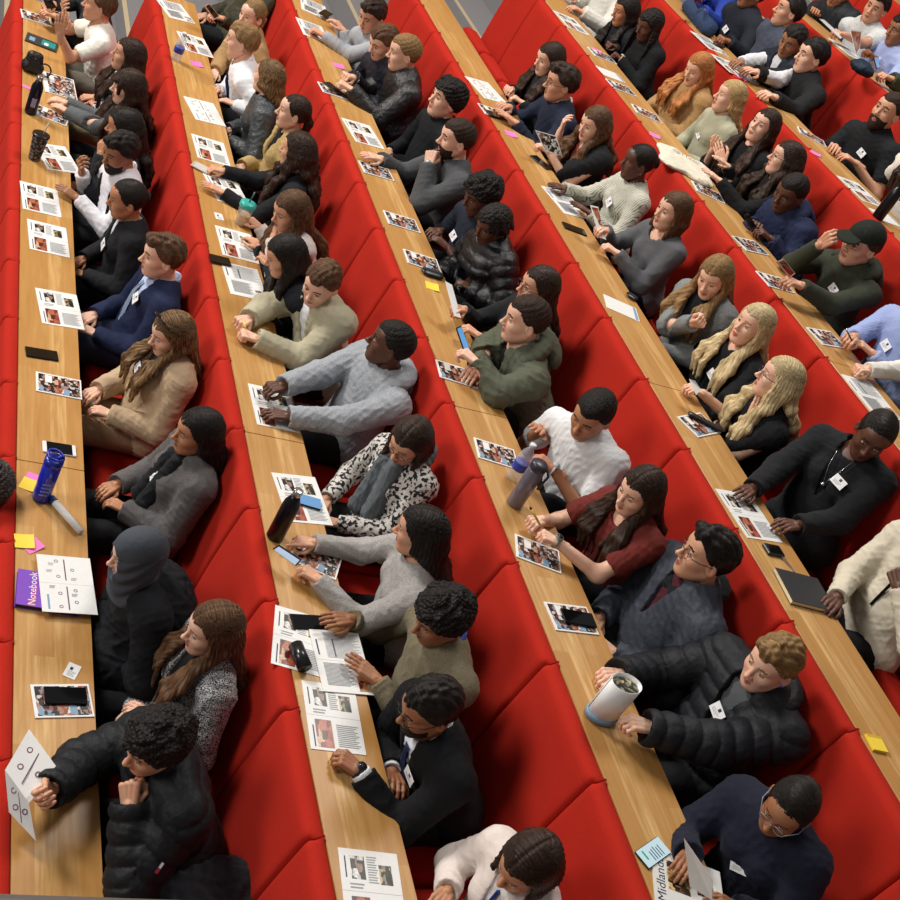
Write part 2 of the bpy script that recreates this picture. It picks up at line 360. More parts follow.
# ------------------------------------------------------------------ heads and hands (shared templates)
TPL = {}
def head_template(sex, h):
    k = ('head', sex, h)
    if k in TPL: return TPL[k]
    m = sex == 'm'; jw = 1.0 if m else .9
    P = [EL((-.012, 0, .032), (.1, .078, .09)), EL((.022, 0, -.03), (.066, .064 * (1 if m else .96), .085)),
         EL((.03, 0, -.06), (.056, .05 * jw, .055)), EL((.066, 0, -.097), (.02, .022 * jw, .017)), RC((-.012, .052 * jw, -.05), (.055, .02, -.09), .016, .014), RC((-.012, -.052 * jw, -.05), (.055, -.02, -.09), .016, .014),
         EL((.055, .04, -.018), (.022, .02, .02)), EL((.055, -.04, -.018), (.022, .02, .02)), EL((.045, 0, .05), (.045, .058, .042))]
    F = Field(P, h, k=.028, box=[RC((.125, 0, -.03), (.125, 0, 0), .01), RC((0, .1, 0), (0, -.1, 0), .01)])
    F.union(RC((.082, .012, .031), (.074, .042, .029), .0085 if m else .006), .014); F.union(RC((.082, -.012, .031), (.074, -.042, .029), .0085 if m else .006), .014)
    for s in (-1, 1): F.cut(EL((.096, s * .031, .012), (.019, .017, .0125)), .016)
    F.union(RC((.085, 0, .022), (.108, 0, -.02), .006, .0095), .012); F.union(EL((.109, 0, -.023), (.0125, .0105, .009)), .008)
    for s in (-1, 1): F.union(EL((.1, s * .012, -.027), (.009, .0065, .0065)), .007)
    F.union(RC((.09, .001, -.054), (.081, .02, -.058), .0062, .0035), .005); F.union(RC((.09, -.001, -.054), (.081, -.02, -.058), .0062, .0035), .005)
    F.union(RC((.0885, .0, -.066), (.08, .016, -.062), .0068, .004), .006); F.union(RC((.0885, 0, -.066), (.08, -.016, -.062), .0068, .004), .006)
    for s in (-1, 1):
        F.union(EL((.077, s * .031, .011), (.0115, .0125, .0115)), .001)
        R = rotm(0, .15, s * -.35)
        F.union(EL((-.008, s * .081, -.004), (.019, .008, .031), R), .006); F.cut(EL((-.002, s * .09, -.002), (.01, .008, .018), R), .004)
    V, Q = F.net(); N = vnormals(V, Q); c = V[Q].mean(1); x, y, z = c.T; ay = np.abs(y); M = np.zeros(len(Q), int)
    # 0 skin 1 lips 2 eye white 3 iris 4 brow/lash
    lip = (((ay / .022) ** 2 + ((z + .0600) / (.0115 if not m else .009)) ** 2) < 1) & (x > .077); M[lip] = 1
    de = np.sqrt((x - .077) ** 2 + (ay - .031) ** 2 + (z - .011) ** 2); eye = (de < .0128) & (x > .078); M[eye] = 2
    M[eye & (((ay - .031) ** 2 + (z - .009) ** 2) < .0052 ** 2)] = 3; M[eye & (z > .0145)] = 4; M[eye & (z > .018)] = 0; M[eye & (z < .0058)] = 0
    bz = .037 - ((ay - .03) / .03) ** 2 * .004
    M[(np.abs(z - bz) < (.0042 if m else .003)) & (ay > .011) & (ay < .05) & (x > .05)] = 4
    TPL[k] = (V, Q, M); return TPL[k]
def hand_template(pose):
    k = ('hand', pose)
    if k in TPL: return TPL[k]
    cur = {'f': .12, 'r': .42, 'h': .8, 'x': 1.25, 'p': .75}[pose]; P = []
    for i, y in enumerate((-.031, -.0105, .0105, .03)):
        P.append(RC((.008, y * .62, 0), (.088 - abs(y + .01) * .2, y, .002), .0135, .0115))
        L = (.072, .08, .075, .06)[i]; a = -.05; p = np.array([.088 - abs(y + .01) * .2, y, .002]); c = cur * (1 + .1 * i)
        if pose == 'p' and i == 0: c = .1
        sp = (y + .0) * 2.2 * (1 if pose in 'f' else .45)
        for j, (fr, rr) in enumerate(((.45, .0095), (.3, .0085), (.25, .0075))):
            a += c * (1, 1.1, .7)[j]; d = np.array([math.cos(a) * math.cos(sp), math.cos(a) * math.sin(sp), -math.sin(a)]); q = p + d * L * fr
            P.append(RC(p, q, rr * (.9 if i == 3 else 1), rr * .9 * (.9 if i == 3 else 1))); p = q
    th = [(.018, -.022, -.006), (.05, -.05, -.016), (.08, -.058, -.022), (.103, -.055, -.026)] if pose in 'fr' else [(.018, -.022, -.008), (.048, -.045, -.028), (.075, -.038, -.043), (.095, -.022, -.047)]
    for j in range(3): P.append(RC(th[j], th[j + 1], (.0145, .0105, .0095)[j], (.0105, .0095, .008)[j]))
    P.append(RC((-.05, 0, 0), (.015, 0, 0), .0235, .0225))
    F = Field(P, .0036, k=.005); V, Q = F.net(); V = V * np.array([1, 1, 1], F32)
    TPL[k] = (V, Q, None); return TPL[k]

def frame(fwd, upish):
    f = unit(fwd); l = unit(np.cross(upish, f)); return np.stack([f, l, np.cross(f, l)], 1)     # columns: forward, left, up
def ik(sh, wr, hint, a, b):
    d = wr - sh; L = np.linalg.norm(d)
    if L > (a + b) * .985: wr = sh + d / L * (a + b) * .985; d = wr - sh; L = np.linalg.norm(d)
    if L < abs(a - b) * 1.2 + .02: L = abs(a - b) * 1.2 + .02
    u = d / (np.linalg.norm(d) + 1e-9); t = (a * a - b * b + L * L) / (2 * L); hh = math.sqrt(max(a * a - t * t, 0)); n = hint - u * (hint @ u)
    return sh + u * t + unit(n) * hh, wr

def folds(V, seed, amp, sc=1.0):
    r = np.random.RandomState(seed); d = np.zeros(len(V), F32)
    for i in range(5):
        k = r.normal(size=3); k = k / np.linalg.norm(k) * r.uniform(35, 95) * sc; k2 = r.normal(size=3) * 22; 
        s = np.sin(V @ k + 1.8 * np.sin(V @ k2 + r.uniform(0, 6)) + r.uniform(0, 6)); d += (1 - np.abs(s)) ** 1.5 * r.uniform(.5, 1)
    return (d / 5 - .28) * amp

HAIRC = {'black': ('#15110f', '#2e2724'), 'dark': ('#261a14', '#4a352a'), 'brown': ('#4a3222', '#7d5a3e'), 'light': ('#7a5a3c', '#ab8560'), 'blonde': ('#b48d58', '#e3c48c'), 'pale': ('#c8ab78', '#efdcb0'),
         'ginger': ('#a8632e', '#d8945a'), 'sand': ('#85643f', '#b08c5c'), 'ombre': ('#3a281d', '#a17c52'), 'grey': ('#3a3532', '#6b625c')}
SKIN = {'A': '#e6bda3', 'B': '#d3a384', 'C': '#9c6c4c', 'D': '#5e3c2c', 'E': '#b98562'}
LIP = {'A': '#b86a60', 'B': '#a9605a', 'C': '#7d4638', 'D': '#5a3030', 'E': '#94564a'}

def hair_mesh(style, h, seed, dwn, guide=None):
    """in the head's frame; dwn = world down in that frame"""
    r = np.random.RandomState(seed); t = .012; st = style
    Fp = []; k = .02; cutface = True; grooves = 0.0; fq = 60
    long_ = st in ('long', 'wavy', 'bob', 'fringe', 'longback')
    th = {'short': .011, 'fade': .007, 'crop': .006, 'quiff': .012, 'curly': .024, 'bun': .007, 'pony': .007, 'braids': .018, 'locs': .02, 'afro': .03}.get(st, .014)
    Fp.append(EL((-.014, 0, .034), (.1 + th, .078 + th, .091 + th)))
    if st in ('short', 'quiff', 'crop', 'fade'): Fp.append(EL((-.0, 0, .07), (.088, .064, .056 + th * .6)))
    if st == 'quiff': Fp += [RC((.07, .03, .11), (.075, -.03, .108), .02), RC((.02, 0, .125), (.07, 0, .115), .022)]
    if st in ('curly', 'afro'):
        for i in range(46):
            v = r.normal(size=3); v = v / np.linalg.norm(v)
            if v[2] < -.25: v[2] *= -.5
            Fp.append(EL(np.array([-.012, 0, .042]) + v * np.array([.108, .088, .1]) * (1.05 if st == 'afro' else 1), np.full(3, r.uniform(.016, .026))))
        k = .01
    F = Field(Fp, h, k=k, extra=.0 if not long_ else 0)
    # hairline: a tilted plane from the forehead down to the nape
    X, Y, Z = F.grid()
    p0, p1 = ((.09, .082), (-.07, -.05)) if st in ('short', 'quiff', 'crop', 'fade', 'curly', 'afro') else ((.094, .085), (-.06, -.085))
    if st in ('curly', 'afro', 'fringe'): p0 = (.1, .062)
    d = np.array([p1[0] - p0[0], p1[1] - p0[1]]); n = np.array([-d[1], d[0]]) / np.linalg.norm(d); n = n if n[1] < 0 else -n
    plane = n[0] * (X - p0[0]) + n[1] * (Z - p0[1]); temple = .012 * np.cos(np.clip(np.abs(Y) / .05, 0, 1.5) * math.pi)
    F.clip((plane - temple * (X > .03)).astype(F32) + 0 * F.D, .008)
    F.cut(EL((.085, 0, -.03), (.06, .064, .1)), .01)
    if st in ('short', 'quiff', 'crop', 'fade'):
        for s in (-1, 1): F.cut(EL((.005, s * .088, -.03), (.03, .02, .045)), .006)
    lockp = []
    if long_ or st == 'pony' or st == 'braids':
        D = unit(dwn); L = {'long': .34, 'wavy': .3, 'bob': .15, 'fringe': .3, 'longback': .36, 'pony': .22, 'braids': .32}[st]
        back = np.array([-1., 0, 0]); 
        if st == 'pony': lockp = [(np.array([-.1, 0, .01]), np.array([-.125, 0, -.04]), .024, .028), (np.array([-.125, 0, -.04]), np.array([-.115, 0, -.04]) + D * L, .028, .018)]
        elif st == 'braids':
            for i in range(22):
                a = math.pi + (i - 10.5) / 10.5 * 1.75; p = np.array([-.01 + math.cos(a) * .098, math.sin(a) * .083, .01 + r.uniform(-.02, .02)]); q = p + D * r.uniform(.1, .16) + np.array([math.cos(a) * .014, math.sin(a) * .03, 0]); lockp += [(p + np.array([0, 0, .03]), q, .012, .012), (q, q + D * L * r.uniform(.4, .75) + np.array([.0, 0, 0]), .0115, .008)]
        else:
            nb = {'bob': 15}.get(st, 17)
            for i in range(nb):
                h_ = (nb - 1) / 2; a = math.pi + (i - h_) / h_ * (1.9 if st != 'longback' else 1.7); c_, s_ = math.cos(a), math.sin(a); sd = 1 if s_ > 0 else -1
                p = np.array([-.012 + c_ * .092, s_ * .078, .03]); q = np.array([-.014 + c_ * .102, s_ * .09, -.045]); w = .022 if abs(i - h_) < h_ - 2 else .014
                if st == 'bob' or guide is None: e = q + D * (.085 + .01 * r.rand()) + np.array([.01, -s_ * .004, 0]); lockp += [(p, q, w, w), (q, e, w, w * .9)]; continue
                nf = 4; k_i = int(round(h_ - abs(i - h_))); frontal = k_i < nf and st != 'longback'; fr = (abs(i - h_) - (h_ - 3)) / 3
                if frontal: g = guide['front'](sd, .022 + .026 * k_i)
                else: g = guide['back']((i - h_) / h_ * -.0 + s_ * .085)
                g = [np.array(x) + r.normal(size=3) * .005 for x in g]; ln = r.uniform(.75, 1.0) * {'wavy': .9, 'fringe': .85}.get(st, 1.0)
                g[3] = g[2] + (g[3] - g[2]) * ln; ch = [p, q] + g; ww = [w, w, w * 1.0, w * .95, w * .85, w * .45]
                if st == 'wavy':
                    c2_, w2_ = [], []
                    for j in range(len(ch) - 1): c2_ += [ch[j], (ch[j] + ch[j + 1]) / 2 + (r.normal(size=3) * .009 if j else 0)]; w2_ += [ww[j] * 1.05, ww[j] * 1.3]
                    ch, ww = c2_ + [ch[-1]], w2_ + [ww[-1]]
                lockp += [(ch[j], ch[j + 1], ww[j], ww[j + 1]) for j in range(len(ch) - 1)]
        pr = [RC(a_, b_, c1, c2) for a_, b_, c1, c2 in lockp]; G = Field(pr + [EL((-.014, 0, .034), (.02, .02, .02))], h, k=.016 if st != 'braids' else .002)
        G.cut(EL((.07, 0, -.03), (.05, .058, .1)), .008)
        # merge both fields on one grid
        A = Field([EL((F.lo + np.array([0, 0, 0])) , (.001, .001, .001)), EL(G.lo, (.001, .001, .001)), EL([a_[-1] for a_ in F.ax], (.001,) * 3), EL([a_[-1] for a_ in G.ax], (.001,) * 3)], h)
        A.D[:] = .15
        # sample by evaluating the primitives anew on the common grid
        for p_ in Fp: A.union(p_, k)
        X, Y, Z = A.grid(); plane = n[0] * (X - p0[0]) + n[1] * (Z - p0[1]); temple = .012 * np.cos(np.clip(np.abs(Y) / .05, 0, 1.5) * math.pi)
        A.clip((plane - temple * (X > .03)).astype(F32) + 0 * A.D, .008)
        for p_ in pr: A.union(p_, .016 if st != 'braids' else .003)
        A.cut(EL((.078, 0, -.035), (.056, .06, .105)), .01)
        F = A
    if st == 'fringe': F.union(RC((.088, .035, .062), (.088, -.035, .062), .02), .012); F.union(RC((.07, .06, .04), (.07, .058, -.02), .014), .012); F.union(RC((.07, -.06, .04), (.07, -.058, -.02), .014), .012)
    if st == 'bun': F.union(EL((-.122, 0, .02), (.036, .038, .036)), .006)
    if st == 'locs':
        for i in range(70):
            v = r.normal(size=3); v = v / np.linalg.norm(v)
            if v[2] < -.1: v[2] = -v[2]
            if v[0] > .75: v[0] = -v[0]
            p = np.array([-.014, 0, .034]) + v * np.array([.108, .086, .1]); q = p + np.array([v[0] * .02 + .01, v[1] * .03, -.05]); F.union(RC(p, q, .0105, .009), .002)
    V, Q = F.net(); N = vnormals(V, Q)
    ph = np.arctan2(V[:, 1], -(V[:, 0] + .01)); top = np.clip((V[:, 2] - .06) / .06, 0, 1)
    # strand coordinates: around the head below, across the parting on top
    u = ph * .32 * (1 - top) + V[:, 0] * 4.2 * top * .9 + .0; v_ = V[:, 2] * 2 + np.abs(V[:, 1]) * 2 * top
    if st in ('long', 'wavy', 'bob', 'fringe', 'longback', 'pony', 'bun', 'short', 'quiff'):
        amp = .0022 if st in ('short', 'quiff', 'bun') else .0035
        d = np.sin(u * 260 + 2 * np.sin(v_ * 9 + seed)) * .6 + np.sin(u * 125 + seed + 1.5 * np.sin(v_ * 6)) * .8; 
        if st in ('long', 'fringe', 'bob', 'wavy', 'longback') : d -= 2.2 * np.exp(-(V[:, 1] / .006) ** 2) * (V[:, 2] > .07)
        if st == 'wavy': d += 1.6 * np.sin(V[:, 2] * 55 + ph * 3 + seed) * (V[:, 2] < -.02)
        V = V + N * (d * amp * .6)[:, None]
    if st in ('short', 'quiff'):
        rr_ = r.uniform(0, 6, 4); V = V + N * (.0035 * (np.sin(V[:, 0] * 95 + 2.5 * np.sin(V[:, 1] * 60 + rr_[0])) * np.sin(V[:, 1] * 120 + V[:, 2] * 60 + rr_[1]) + .6 * np.sin(V[:, 1] * 210 + V[:, 0] * 70 + rr_[2])))[:, None]
    elif st in ('curly', 'afro', 'fade', 'crop'):
        a_ = .003 if st in ('curly', 'afro') else .0012; V = V + N * (a_ * (np.sin(V[:, 0] * 290 + 3 * np.sin(V[:, 1] * 120)) * np.sin(V[:, 1] * 270 + 2 * np.sin(V[:, 2] * 150)) + np.sin(V[:, 2] * 260 + V[:, 0] * 90)))[:, None]
    return V.astype(F32), Q, np.stack([u, v_, 0 * u], 1)

def person(d):
    """builds one seated person: root Empty > body, trousers, top layers, hair and small parts"""
    sex = d.get('sex', 'm'); f = sex == 'f'; S = (.94 if f else 1.0) * d.get('S', 1.0); far = d['far']
    hh = {0: .003, 1: .0042}[far]; hc = {0: .0085, 1: .012}[far]; hr = {0: .005, 1: .0065}[far]
    head = np.array(d['head'], float); t, p, rl = [math.radians(x) for x in (d['t'], d['p'], d.get('rl', 0))]
    fw = np.array([-math.cos(t) * math.cos(p), -math.sin(t) * math.cos(p), -math.sin(p)])
    upw = np.array([0, 0, 1.]); HF = frame(fw, upw)
    if rl: HF = HF @ rotm(rl, 0, 0)
    r = d['r']; X0 = (r - 1) * ROW; Z0 = (r - 1) * RISE; seatz = Z0 - .28
    neckp = head + HF @ np.array([-.03, 0, -.11]) * S + np.array([.012, 0, -.045]) * S
    hipx = X0 + d.get('hipx', .70); hip = np.array([hipx, head[1] + d.get('hipdy', -.025), seatz + .11])
    u = unit(neckp - hip); L = np.linalg.norm(neckp - hip)
    bt = math.radians(d.get('bt', d['t'] * .45)); bf = np.array([-math.cos(bt), -math.sin(bt), 0]); TF = frame(bf - u * (bf @ u), u); F_, l_ = TF[:, 0], TF[:, 1]
    wd = d.get('wide', 1) * (1.1 if far == 0 else 1.03); hw = (.158 if f else .185) * S * wd
    def T(a, b, c): return hip + F_ * a * S + l_ * b * S + u * c * L          # torso frame: forward, left, fraction of the height
    root = empty('person', (hip[0], hip[1], Z0 - .73)); o0 = np.array(root.location); tag(root, d['label'], 'person', d.get('group'))
    sc = neckp - u * .055 * S; shs = [sc + l_ * hw, sc - l_ * hw]                 # left, right shoulder
    tors = [EL(T(.0, 0, .74), np.array([.102, .150 * wd, .17]) * S, TF), EL(T(.012, 0, .34), np.array([.108, .142 * wd, .18]) * S, TF), EL(T(0, 0, .02), np.array([.12, .178 * wd, .14]) * S, TF),
            RC(shs[0] - l_ * .01, shs[1] + l_ * .01, .056 * S), RC(neckp + u * .0, shs[0] - l_ * .06, .045 * S, .05 * S), RC(neckp, shs[1] + l_ * .06, .045 * S, .05 * S)]
    if f: tors += [EL(T(.075, .062, .66), np.array([.05, .055, .055]) * S), EL(T(.075, -.062, .66), np.array([.05, .055, .055]) * S)]
    # arms
    ua, fa = .275 * S, .245 * S; arms = []
    for i, (key, sg) in enumerate((('L', 1), ('R', -1))):
        sh = shs[i]; hd = d.get(key)
        if hd is None: hd = dict(p=list(hip + np.array([-.31, sg * -.05, .05])), pose='r', lap=1)
        tgt = np.array(hd['p'], float); raised = tgt[2] > Z0 + .13; lap = hd.get('lap')
        hint = l_ * sg * .55 + np.array([.1, 0, -1.0])
        if raised: hint = l_ * sg * .35 + np.array([-.15, 0, -1.])
        if hd.get('hint'): hint = np.array(hd['hint'], float)
        wr = tgt + unit(sh - tgt) * .085 * S
        for _ in range(3):
            el, w2 = ik(sh, wr, hint, ua, fa)
            if not lap and el[0] < X0 + .33 and el[2] < Z0 + .055: el[2] = Z0 + .055
            dr = unit(w2 - el)
            if hd.get('dir'): dr = unit(unit(np.array(hd['dir'], float)) * .8 + dr * .5)
            elif not raised and not lap: dr = unit(dr * np.array([1, 1, .4]) + np.array([-.25, 0, 0]))
            wr = tgt - dr * .08 * S
        if not lap and tgt[2] > Z0: w2[2] = max(w2[2], Z0 + .035)
        dn = unit(tgt - head) if raised else upw
        if raised: dn = unit(dn * .7 + np.array([-.1, -.55, .5]))
        if hd.get('dn'): dn = np.array(hd['dn'], float)
        HFm = frame(dr, dn + 1e-3); arms.append((sh, el, w2, dr, HFm, hd, sg))
    # ---- body: head, neck, torso core, arms and hands as one mesh
    sk = d['skin']; bare = {'long': 0, 'short': .62, 'none': 1, 'three': .3}[d.get('sleeve', 'long')]
    core = [RC(head + HF @ np.array([-.022, 0, -.04]) * S, neckp, (.05 if f else .058) * S * .95, (.05 if f else .06) * S), RC(neckp, sc, .056 * S, .07 * S)]
    core += [(q[0],) + q[1:] if q[0] == 'rc' else ('el', q[1], q[2], q[3] * .93) for q in tors[:3]] + [RC(shs[0], shs[1], .046 * S)]
    for sh, el, wr, dr, HFm, hd, sg in arms: core += [RC(sh, el, .046 * S, .037 * S), RC(el, wr, .037 * S, .0255 * S)]
    Fb = Field(core, .011 if far == 0 else .014, k=.03); Vb, Qb = Fb.net(); parts = [(Vb, Qb, 0)]
    hv, hq, hm = head_template(sex, hh); fs = np.array(d.get('face', (1, 1, 1))); parts.append(((hv * fs * S) @ HF.T + head, hq, hm))
    for sh, el, wr, dr, HFm, hd, sg in arms:
        v, q, _ = hand_template(hd.get('pose', 'r')); v = v * np.array([1, 1.0 if sg > 0 else -1, 1]) * S * (.9 if f else .96)
        parts.append((v @ HFm.T + wr, q if sg > 0 else q[:, ::-1], 0))
    V, Q, M = join(parts)
    hc1, hc2 = HAIRC[d['hair'][1]]; browc = hc1 if d['hair'][1] not in ('pale', 'blonde') else '#8a6a45'
    link_mesh('body', V - o0, Q, [skin(SKIN[sk]), plain(LIP[sk], .45, name='lips'), plain('#b8b0a8', .35, name='eye_white'), plain('#2a1a12', .15, name='iris'), plain(browc, .8, name='brow')], root, M)
    # ---- clothes
    top = d['top']; kind, col = top[0], top[1]; fab = top[2] if len(top) > 2 else 'knit'; c2 = top[3] if len(top) > 3 else None
    off = {'tee': .012, 'long': .014, 'shirt': .014, 'blazer': .02, 'coat': .028, 'jacket': .028, 'puffer': .04, 'hoodie': .026, 'cardigan': .022, 'none': 0}[kind] * S
    amp = {'tee': .014, 'long': .012, 'shirt': .016, 'blazer': .012, 'coat': .014, 'jacket': .015, 'puffer': .008, 'hoodie': .018, 'cardigan': .014}.get(kind, .01)
    mat = fabric(fab, col, c2); kk = .035
    openw = d.get('open', 0)                                    # half-width of the opening at the neck
    def garment(prims, off, slv, neckr, vdepth, vw, opn=0, name='top', matr=mat, quilt=False, ampl=amp, seed=0):
        armp = [RC(x, y_, .05 * S) for sh, el, wr, dr, HFm, hd, sg in arms for x, y_ in ((sh, el), (el, wr))] if slv > 0 else []
        G = Field(prims, hc, off, kk, box=armp)
        for sh, el, wr, dr, HFm, hd, sg in arms:
            if slv >= 1: G.union(RC(sh, el, .05 * S, .043 * S), kk, off); G.union(RC(el, el + (wr - el) * .98, .043 * S, .030 * S), .03, off)
            elif slv > .5: G.union(RC(sh, el + (wr - el) * .35, .052 * S, .045 * S), kk, off)
            elif slv > 0: G.union(RC(sh, sh + (el - sh) * .62, .054 * S, .052 * S), kk, off)
        for sh, el, wr, dr, HFm, hd, sg in arms:
            if slv >= 1: e = wr; dd = unit(wr - el)
            elif slv > .5: e = el + (wr - el) * .35; dd = unit(wr - el)
            elif slv > 0: e = sh + (el - sh) * .72; dd = unit(el - sh)
            else: continue
            rr = .034 * S if slv >= 1 else .05 * S
            if slv >= 1 and d.get('cuff'): e = e - dd * .02
            G.cut(RC(e + dd * .06, e + dd * .13, .065 * S), .006)
        # neck hole and V
        G.cut(RC(neckp - u * .01 + F_ * .01, neckp + u * .2 + F_ * .02, neckr), .008)
        if vdepth > 0:
            for j in range(9):
                q = j / 8; G.cut(RC(neckp + F_ * .08 - u * vdepth * q, neckp + F_ * .3 - u * vdepth * q, vw * (1 - q) + .004), .004)
        if opn > 0:
            for j in range(14):
                q = j / 13; wv = opn * (1 - q * .55) if d.get('openall') else opn * (1 - q)
                if wv < .006: continue
                c = neckp + F_ * .05 - u * (L * .95) * q * (1 if d.get('openall') else .62); G.cut(RC(c + F_ * .02, c + F_ * .3, wv), .004)
        V, Q = G.net()
        if len(V) == 0: return None
        N = vnormals(V, Q)
        if quilt:
            s = (V - hip) @ u; best = np.full(len(V), 1e9); seg = s.copy()
            for sh, el, wr, dr, HFm, hd, sg in arms:
                base = 0
                for a, b in ((sh, el), (el, wr)):
                    ab = b - a; tt = np.clip(((V - a) @ ab) / (ab @ ab), 0, 1); dist = np.linalg.norm(V - (a + tt[:, None] * ab), axis=1)
                    m_ = (dist < best) & (dist < .1); best[m_] = dist[m_]; seg[m_] = base + tt[m_] * np.linalg.norm(ab); base += np.linalg.norm(ab)
            qz = np.abs(np.sin(seg * math.pi / .075 + .3 * np.sin(V[:, 1] * 20))) ** .5; V = V + N * ((qz - .75) * .014)[:, None]
        V = V + N * folds(V, seed + d['seed'], ampl)[:, None]
        return link_mesh(name, V - o0, Q, matr, root)
    cname = {'tee': 't_shirt', 'long': 'sweater', 'shirt': 'shirt', 'blazer': 'blazer', 'coat': 'coat', 'jacket': 'jacket', 'puffer': 'padded_jacket', 'hoodie': 'hoodie', 'cardigan': 'cardigan'}[kind]
    sl = {'long': 1, 'short': .5, 'none': 0, 'three': .8}[d.get('sleeve', 'long')]
    nr = (.062 if f else .066) * S; 
    if d.get('vest'): garment(tors, off + .02 * S, 0, nr * 1.15, 0, 0, .05, 'waistcoat', fabric('nylon', d['vest']), seed=4)
    if d.get('inner'):
        ic = d['inner']; garment(tors, .008 * S, 0, nr if len(ic) < 3 else nr * ic[2], d.get('ivee', 0), .04, 0, 'shirt', fabric('cotton', ic[0]) if len(ic) < 2 or ic[1] is None else fabric(ic[1], ic[0], ic[3] if len(ic) > 3 else None), seed=3)
        g = garment(tors, off, sl, nr * 1.12, 0, 0, openw or .05, cname, quilt=kind == 'puffer')
    else:
        g = garment(tors, off, sl, nr * d.get('neck', 1), d.get('vee', 0), d.get('veew', .045), 0, cname, quilt=kind == 'puffer')
    if d.get('cuff'):
        for sh, el, wr, dr, HFm, hd, sg in arms:
            dd = unit(wr - el); G = Field([RC(wr - dd * .04, wr + dd * .0, .037 * S)], .006, k=.01); G.cut(RC(wr + dd * .04, wr + dd * .1, .05), .003); V, Q = G.net(); link_mesh('shirt_cuff', V - o0, Q, fabric('cotton', d['cuff']), root)
    if d.get('robe'):
        G = Field([EL(hip + np.array([-.16, 0, .02]), (.26, .26, .16)), EL(T(0, 0, .4), np.array([.17, .22, .3])), EL(T(0, 0, .75), np.array([.13, .2, .16]))], hc, k=.1); V, Q = G.net(); V = V + vnormals(V, Q) * folds(V, 77, .03, .6)[:, None]; link_mesh('robe', V - o0, Q, mat, root)
    def nring(off_, ra, z0, gap, n=16, tilt=0.25, rad=.062):
        pr = []
        pts = []
        for j in range(n + 1):
            a = gap + (2 * math.pi - 2 * gap) * j / n; pts.append(neckp + (F_ * math.cos(a) * rad * 1.05 + l_ * math.sin(a) * rad) * S + u * (z0 - tilt * math.cos(a) * rad))
        for j in range(n): pr.append(RC(pts[j], pts[j + 1], ra))
        return pr, pts
    def blob(prims, name, mt, h=None, k=.02, amp_=.004, sd=5):
        G = Field(prims, h or hc * .8, k=k); V, Q = G.net(); N = vnormals(V, Q); V = V + N * folds(V, d['seed'] + sd, amp_)[:, None]; return link_mesh(name, V - o0, Q, mt, root)
    if d.get('collar'):                       # (colour, fabric, thickness, gap)
        c = d['collar']; pr, _ = nring(0, c[2] if len(c) > 2 else .011, .018, c[3] if len(c) > 3 else .5, tilt=.5, rad=.066); pr += [RC(q[1] + u * .018, q[2] + u * .018, q[3] * .8) for q in pr]
        blob(pr, 'collar', fabric(c[1] if len(c) > 1 and c[1] else 'cotton', c[0]), k=.008, h=.006 if far == 0 else .009, amp_=.002)
    if kind == 'hoodie' or d.get('hood'):
        c = d.get('hood') or (col, fab)
        pr = []
        for j in range(9):
            a = math.pi + (j - 4) * .42; q = neckp + (F_ * math.cos(a) * .112 + l_ * math.sin(a) * .115) * S + u * (.035 + .03 * math.cos(a - math.pi)); pr.append(EL(q - u * .01, np.array([.042, .045, .036]) * S, TF))
        pr.append(EL(neckp - F_ * .14 * S - u * .04, np.array([.05, .115, .09]) * S, TF)); pr.append(RC(neckp + F_ * .075 + l_ * .05, neckp + l_ * .1, .018)); pr.append(RC(neckp + F_ * .075 - l_ * .05, neckp - l_ * .1, .018))
        blob(pr, 'hood', fabric(c[1], c[0]), k=.03, amp_=.012)
        if d.get('hoodin'): blob([EL(neckp - F_ * .1 + u * .05, np.array([.05, .09, .035]) * S, TF)], 'hood_lining', fabric('cotton', d['hoodin']), k=.02)
    if d.get('scarf'):
        pr, pts = nring(0, .032, .0, 0, rad=.085, tilt=.8); pr2, _ = nring(0, .026, .038, 0, rad=.075, tilt=.6)
        pr = pr + pr2 + [RC(T(.1, .04, .93), T(.135, .055, .35), .042, .05), RC(T(.1, -.035, .9), T(.13, -.05, .3), .04, .048)]
        blob(pr, 'scarf', fabric('wool', d['scarf']), k=.012, amp_=.022)
    if d.get('trim'):                        # thick fur or wool collar
        pr, _ = nring(0, .034, .0, .35, rad=.088, tilt=.55); blob(pr, 'fur_collar', fabric('wool', d['trim']), k=.03, amp_=.012)
    if d.get('tie'):
        c = d['tie']; m = MB(); 
        qs = [(.085 + .002, .0, .93, .02), (.1, 0, .88, .012), (.118, 0, .74, .022), (.122, 0, .5, .03), (.122, 0, .3, .032)]
        if c[1] == 'lanyard': qs = [(.1, .0, .9, .006), (.122, 0, .74, .006), (.124, 0, .5, .007), (.125, 0, .36, .007)]
        vs = []
        for a, b, cc, wd in qs: vs += [T(a + .012, b - wd, cc) - o0, T(a + .02, b, cc) - o0, T(a + .012, b + wd, cc) - o0, T(a - .004, b, cc) - o0]
        fc = []
        for k_ in range(len(qs) - 1): fc += [(k_ * 4 + i, k_ * 4 + (i + 1) % 4, k_ * 4 + 4 + (i + 1) % 4, k_ * 4 + 4 + i) for i in range(4)]
        fc += [(3, 2, 1, 0), tuple(len(vs) - 4 + i for i in range(4))]
        m.add(vs, fc, fabric('stripe' if len(c) > 2 else 'cotton', c[0], c[2] if len(c) > 2 else None)); m.build('tie' if c[1] == 'tie' else 'lanyard', root)
    # trousers
    tc = d.get('trous', '#15161a'); kn = []
    pr = [EL(T(0, 0, .0), np.array([.12, .17, .11]) * S, TF)]
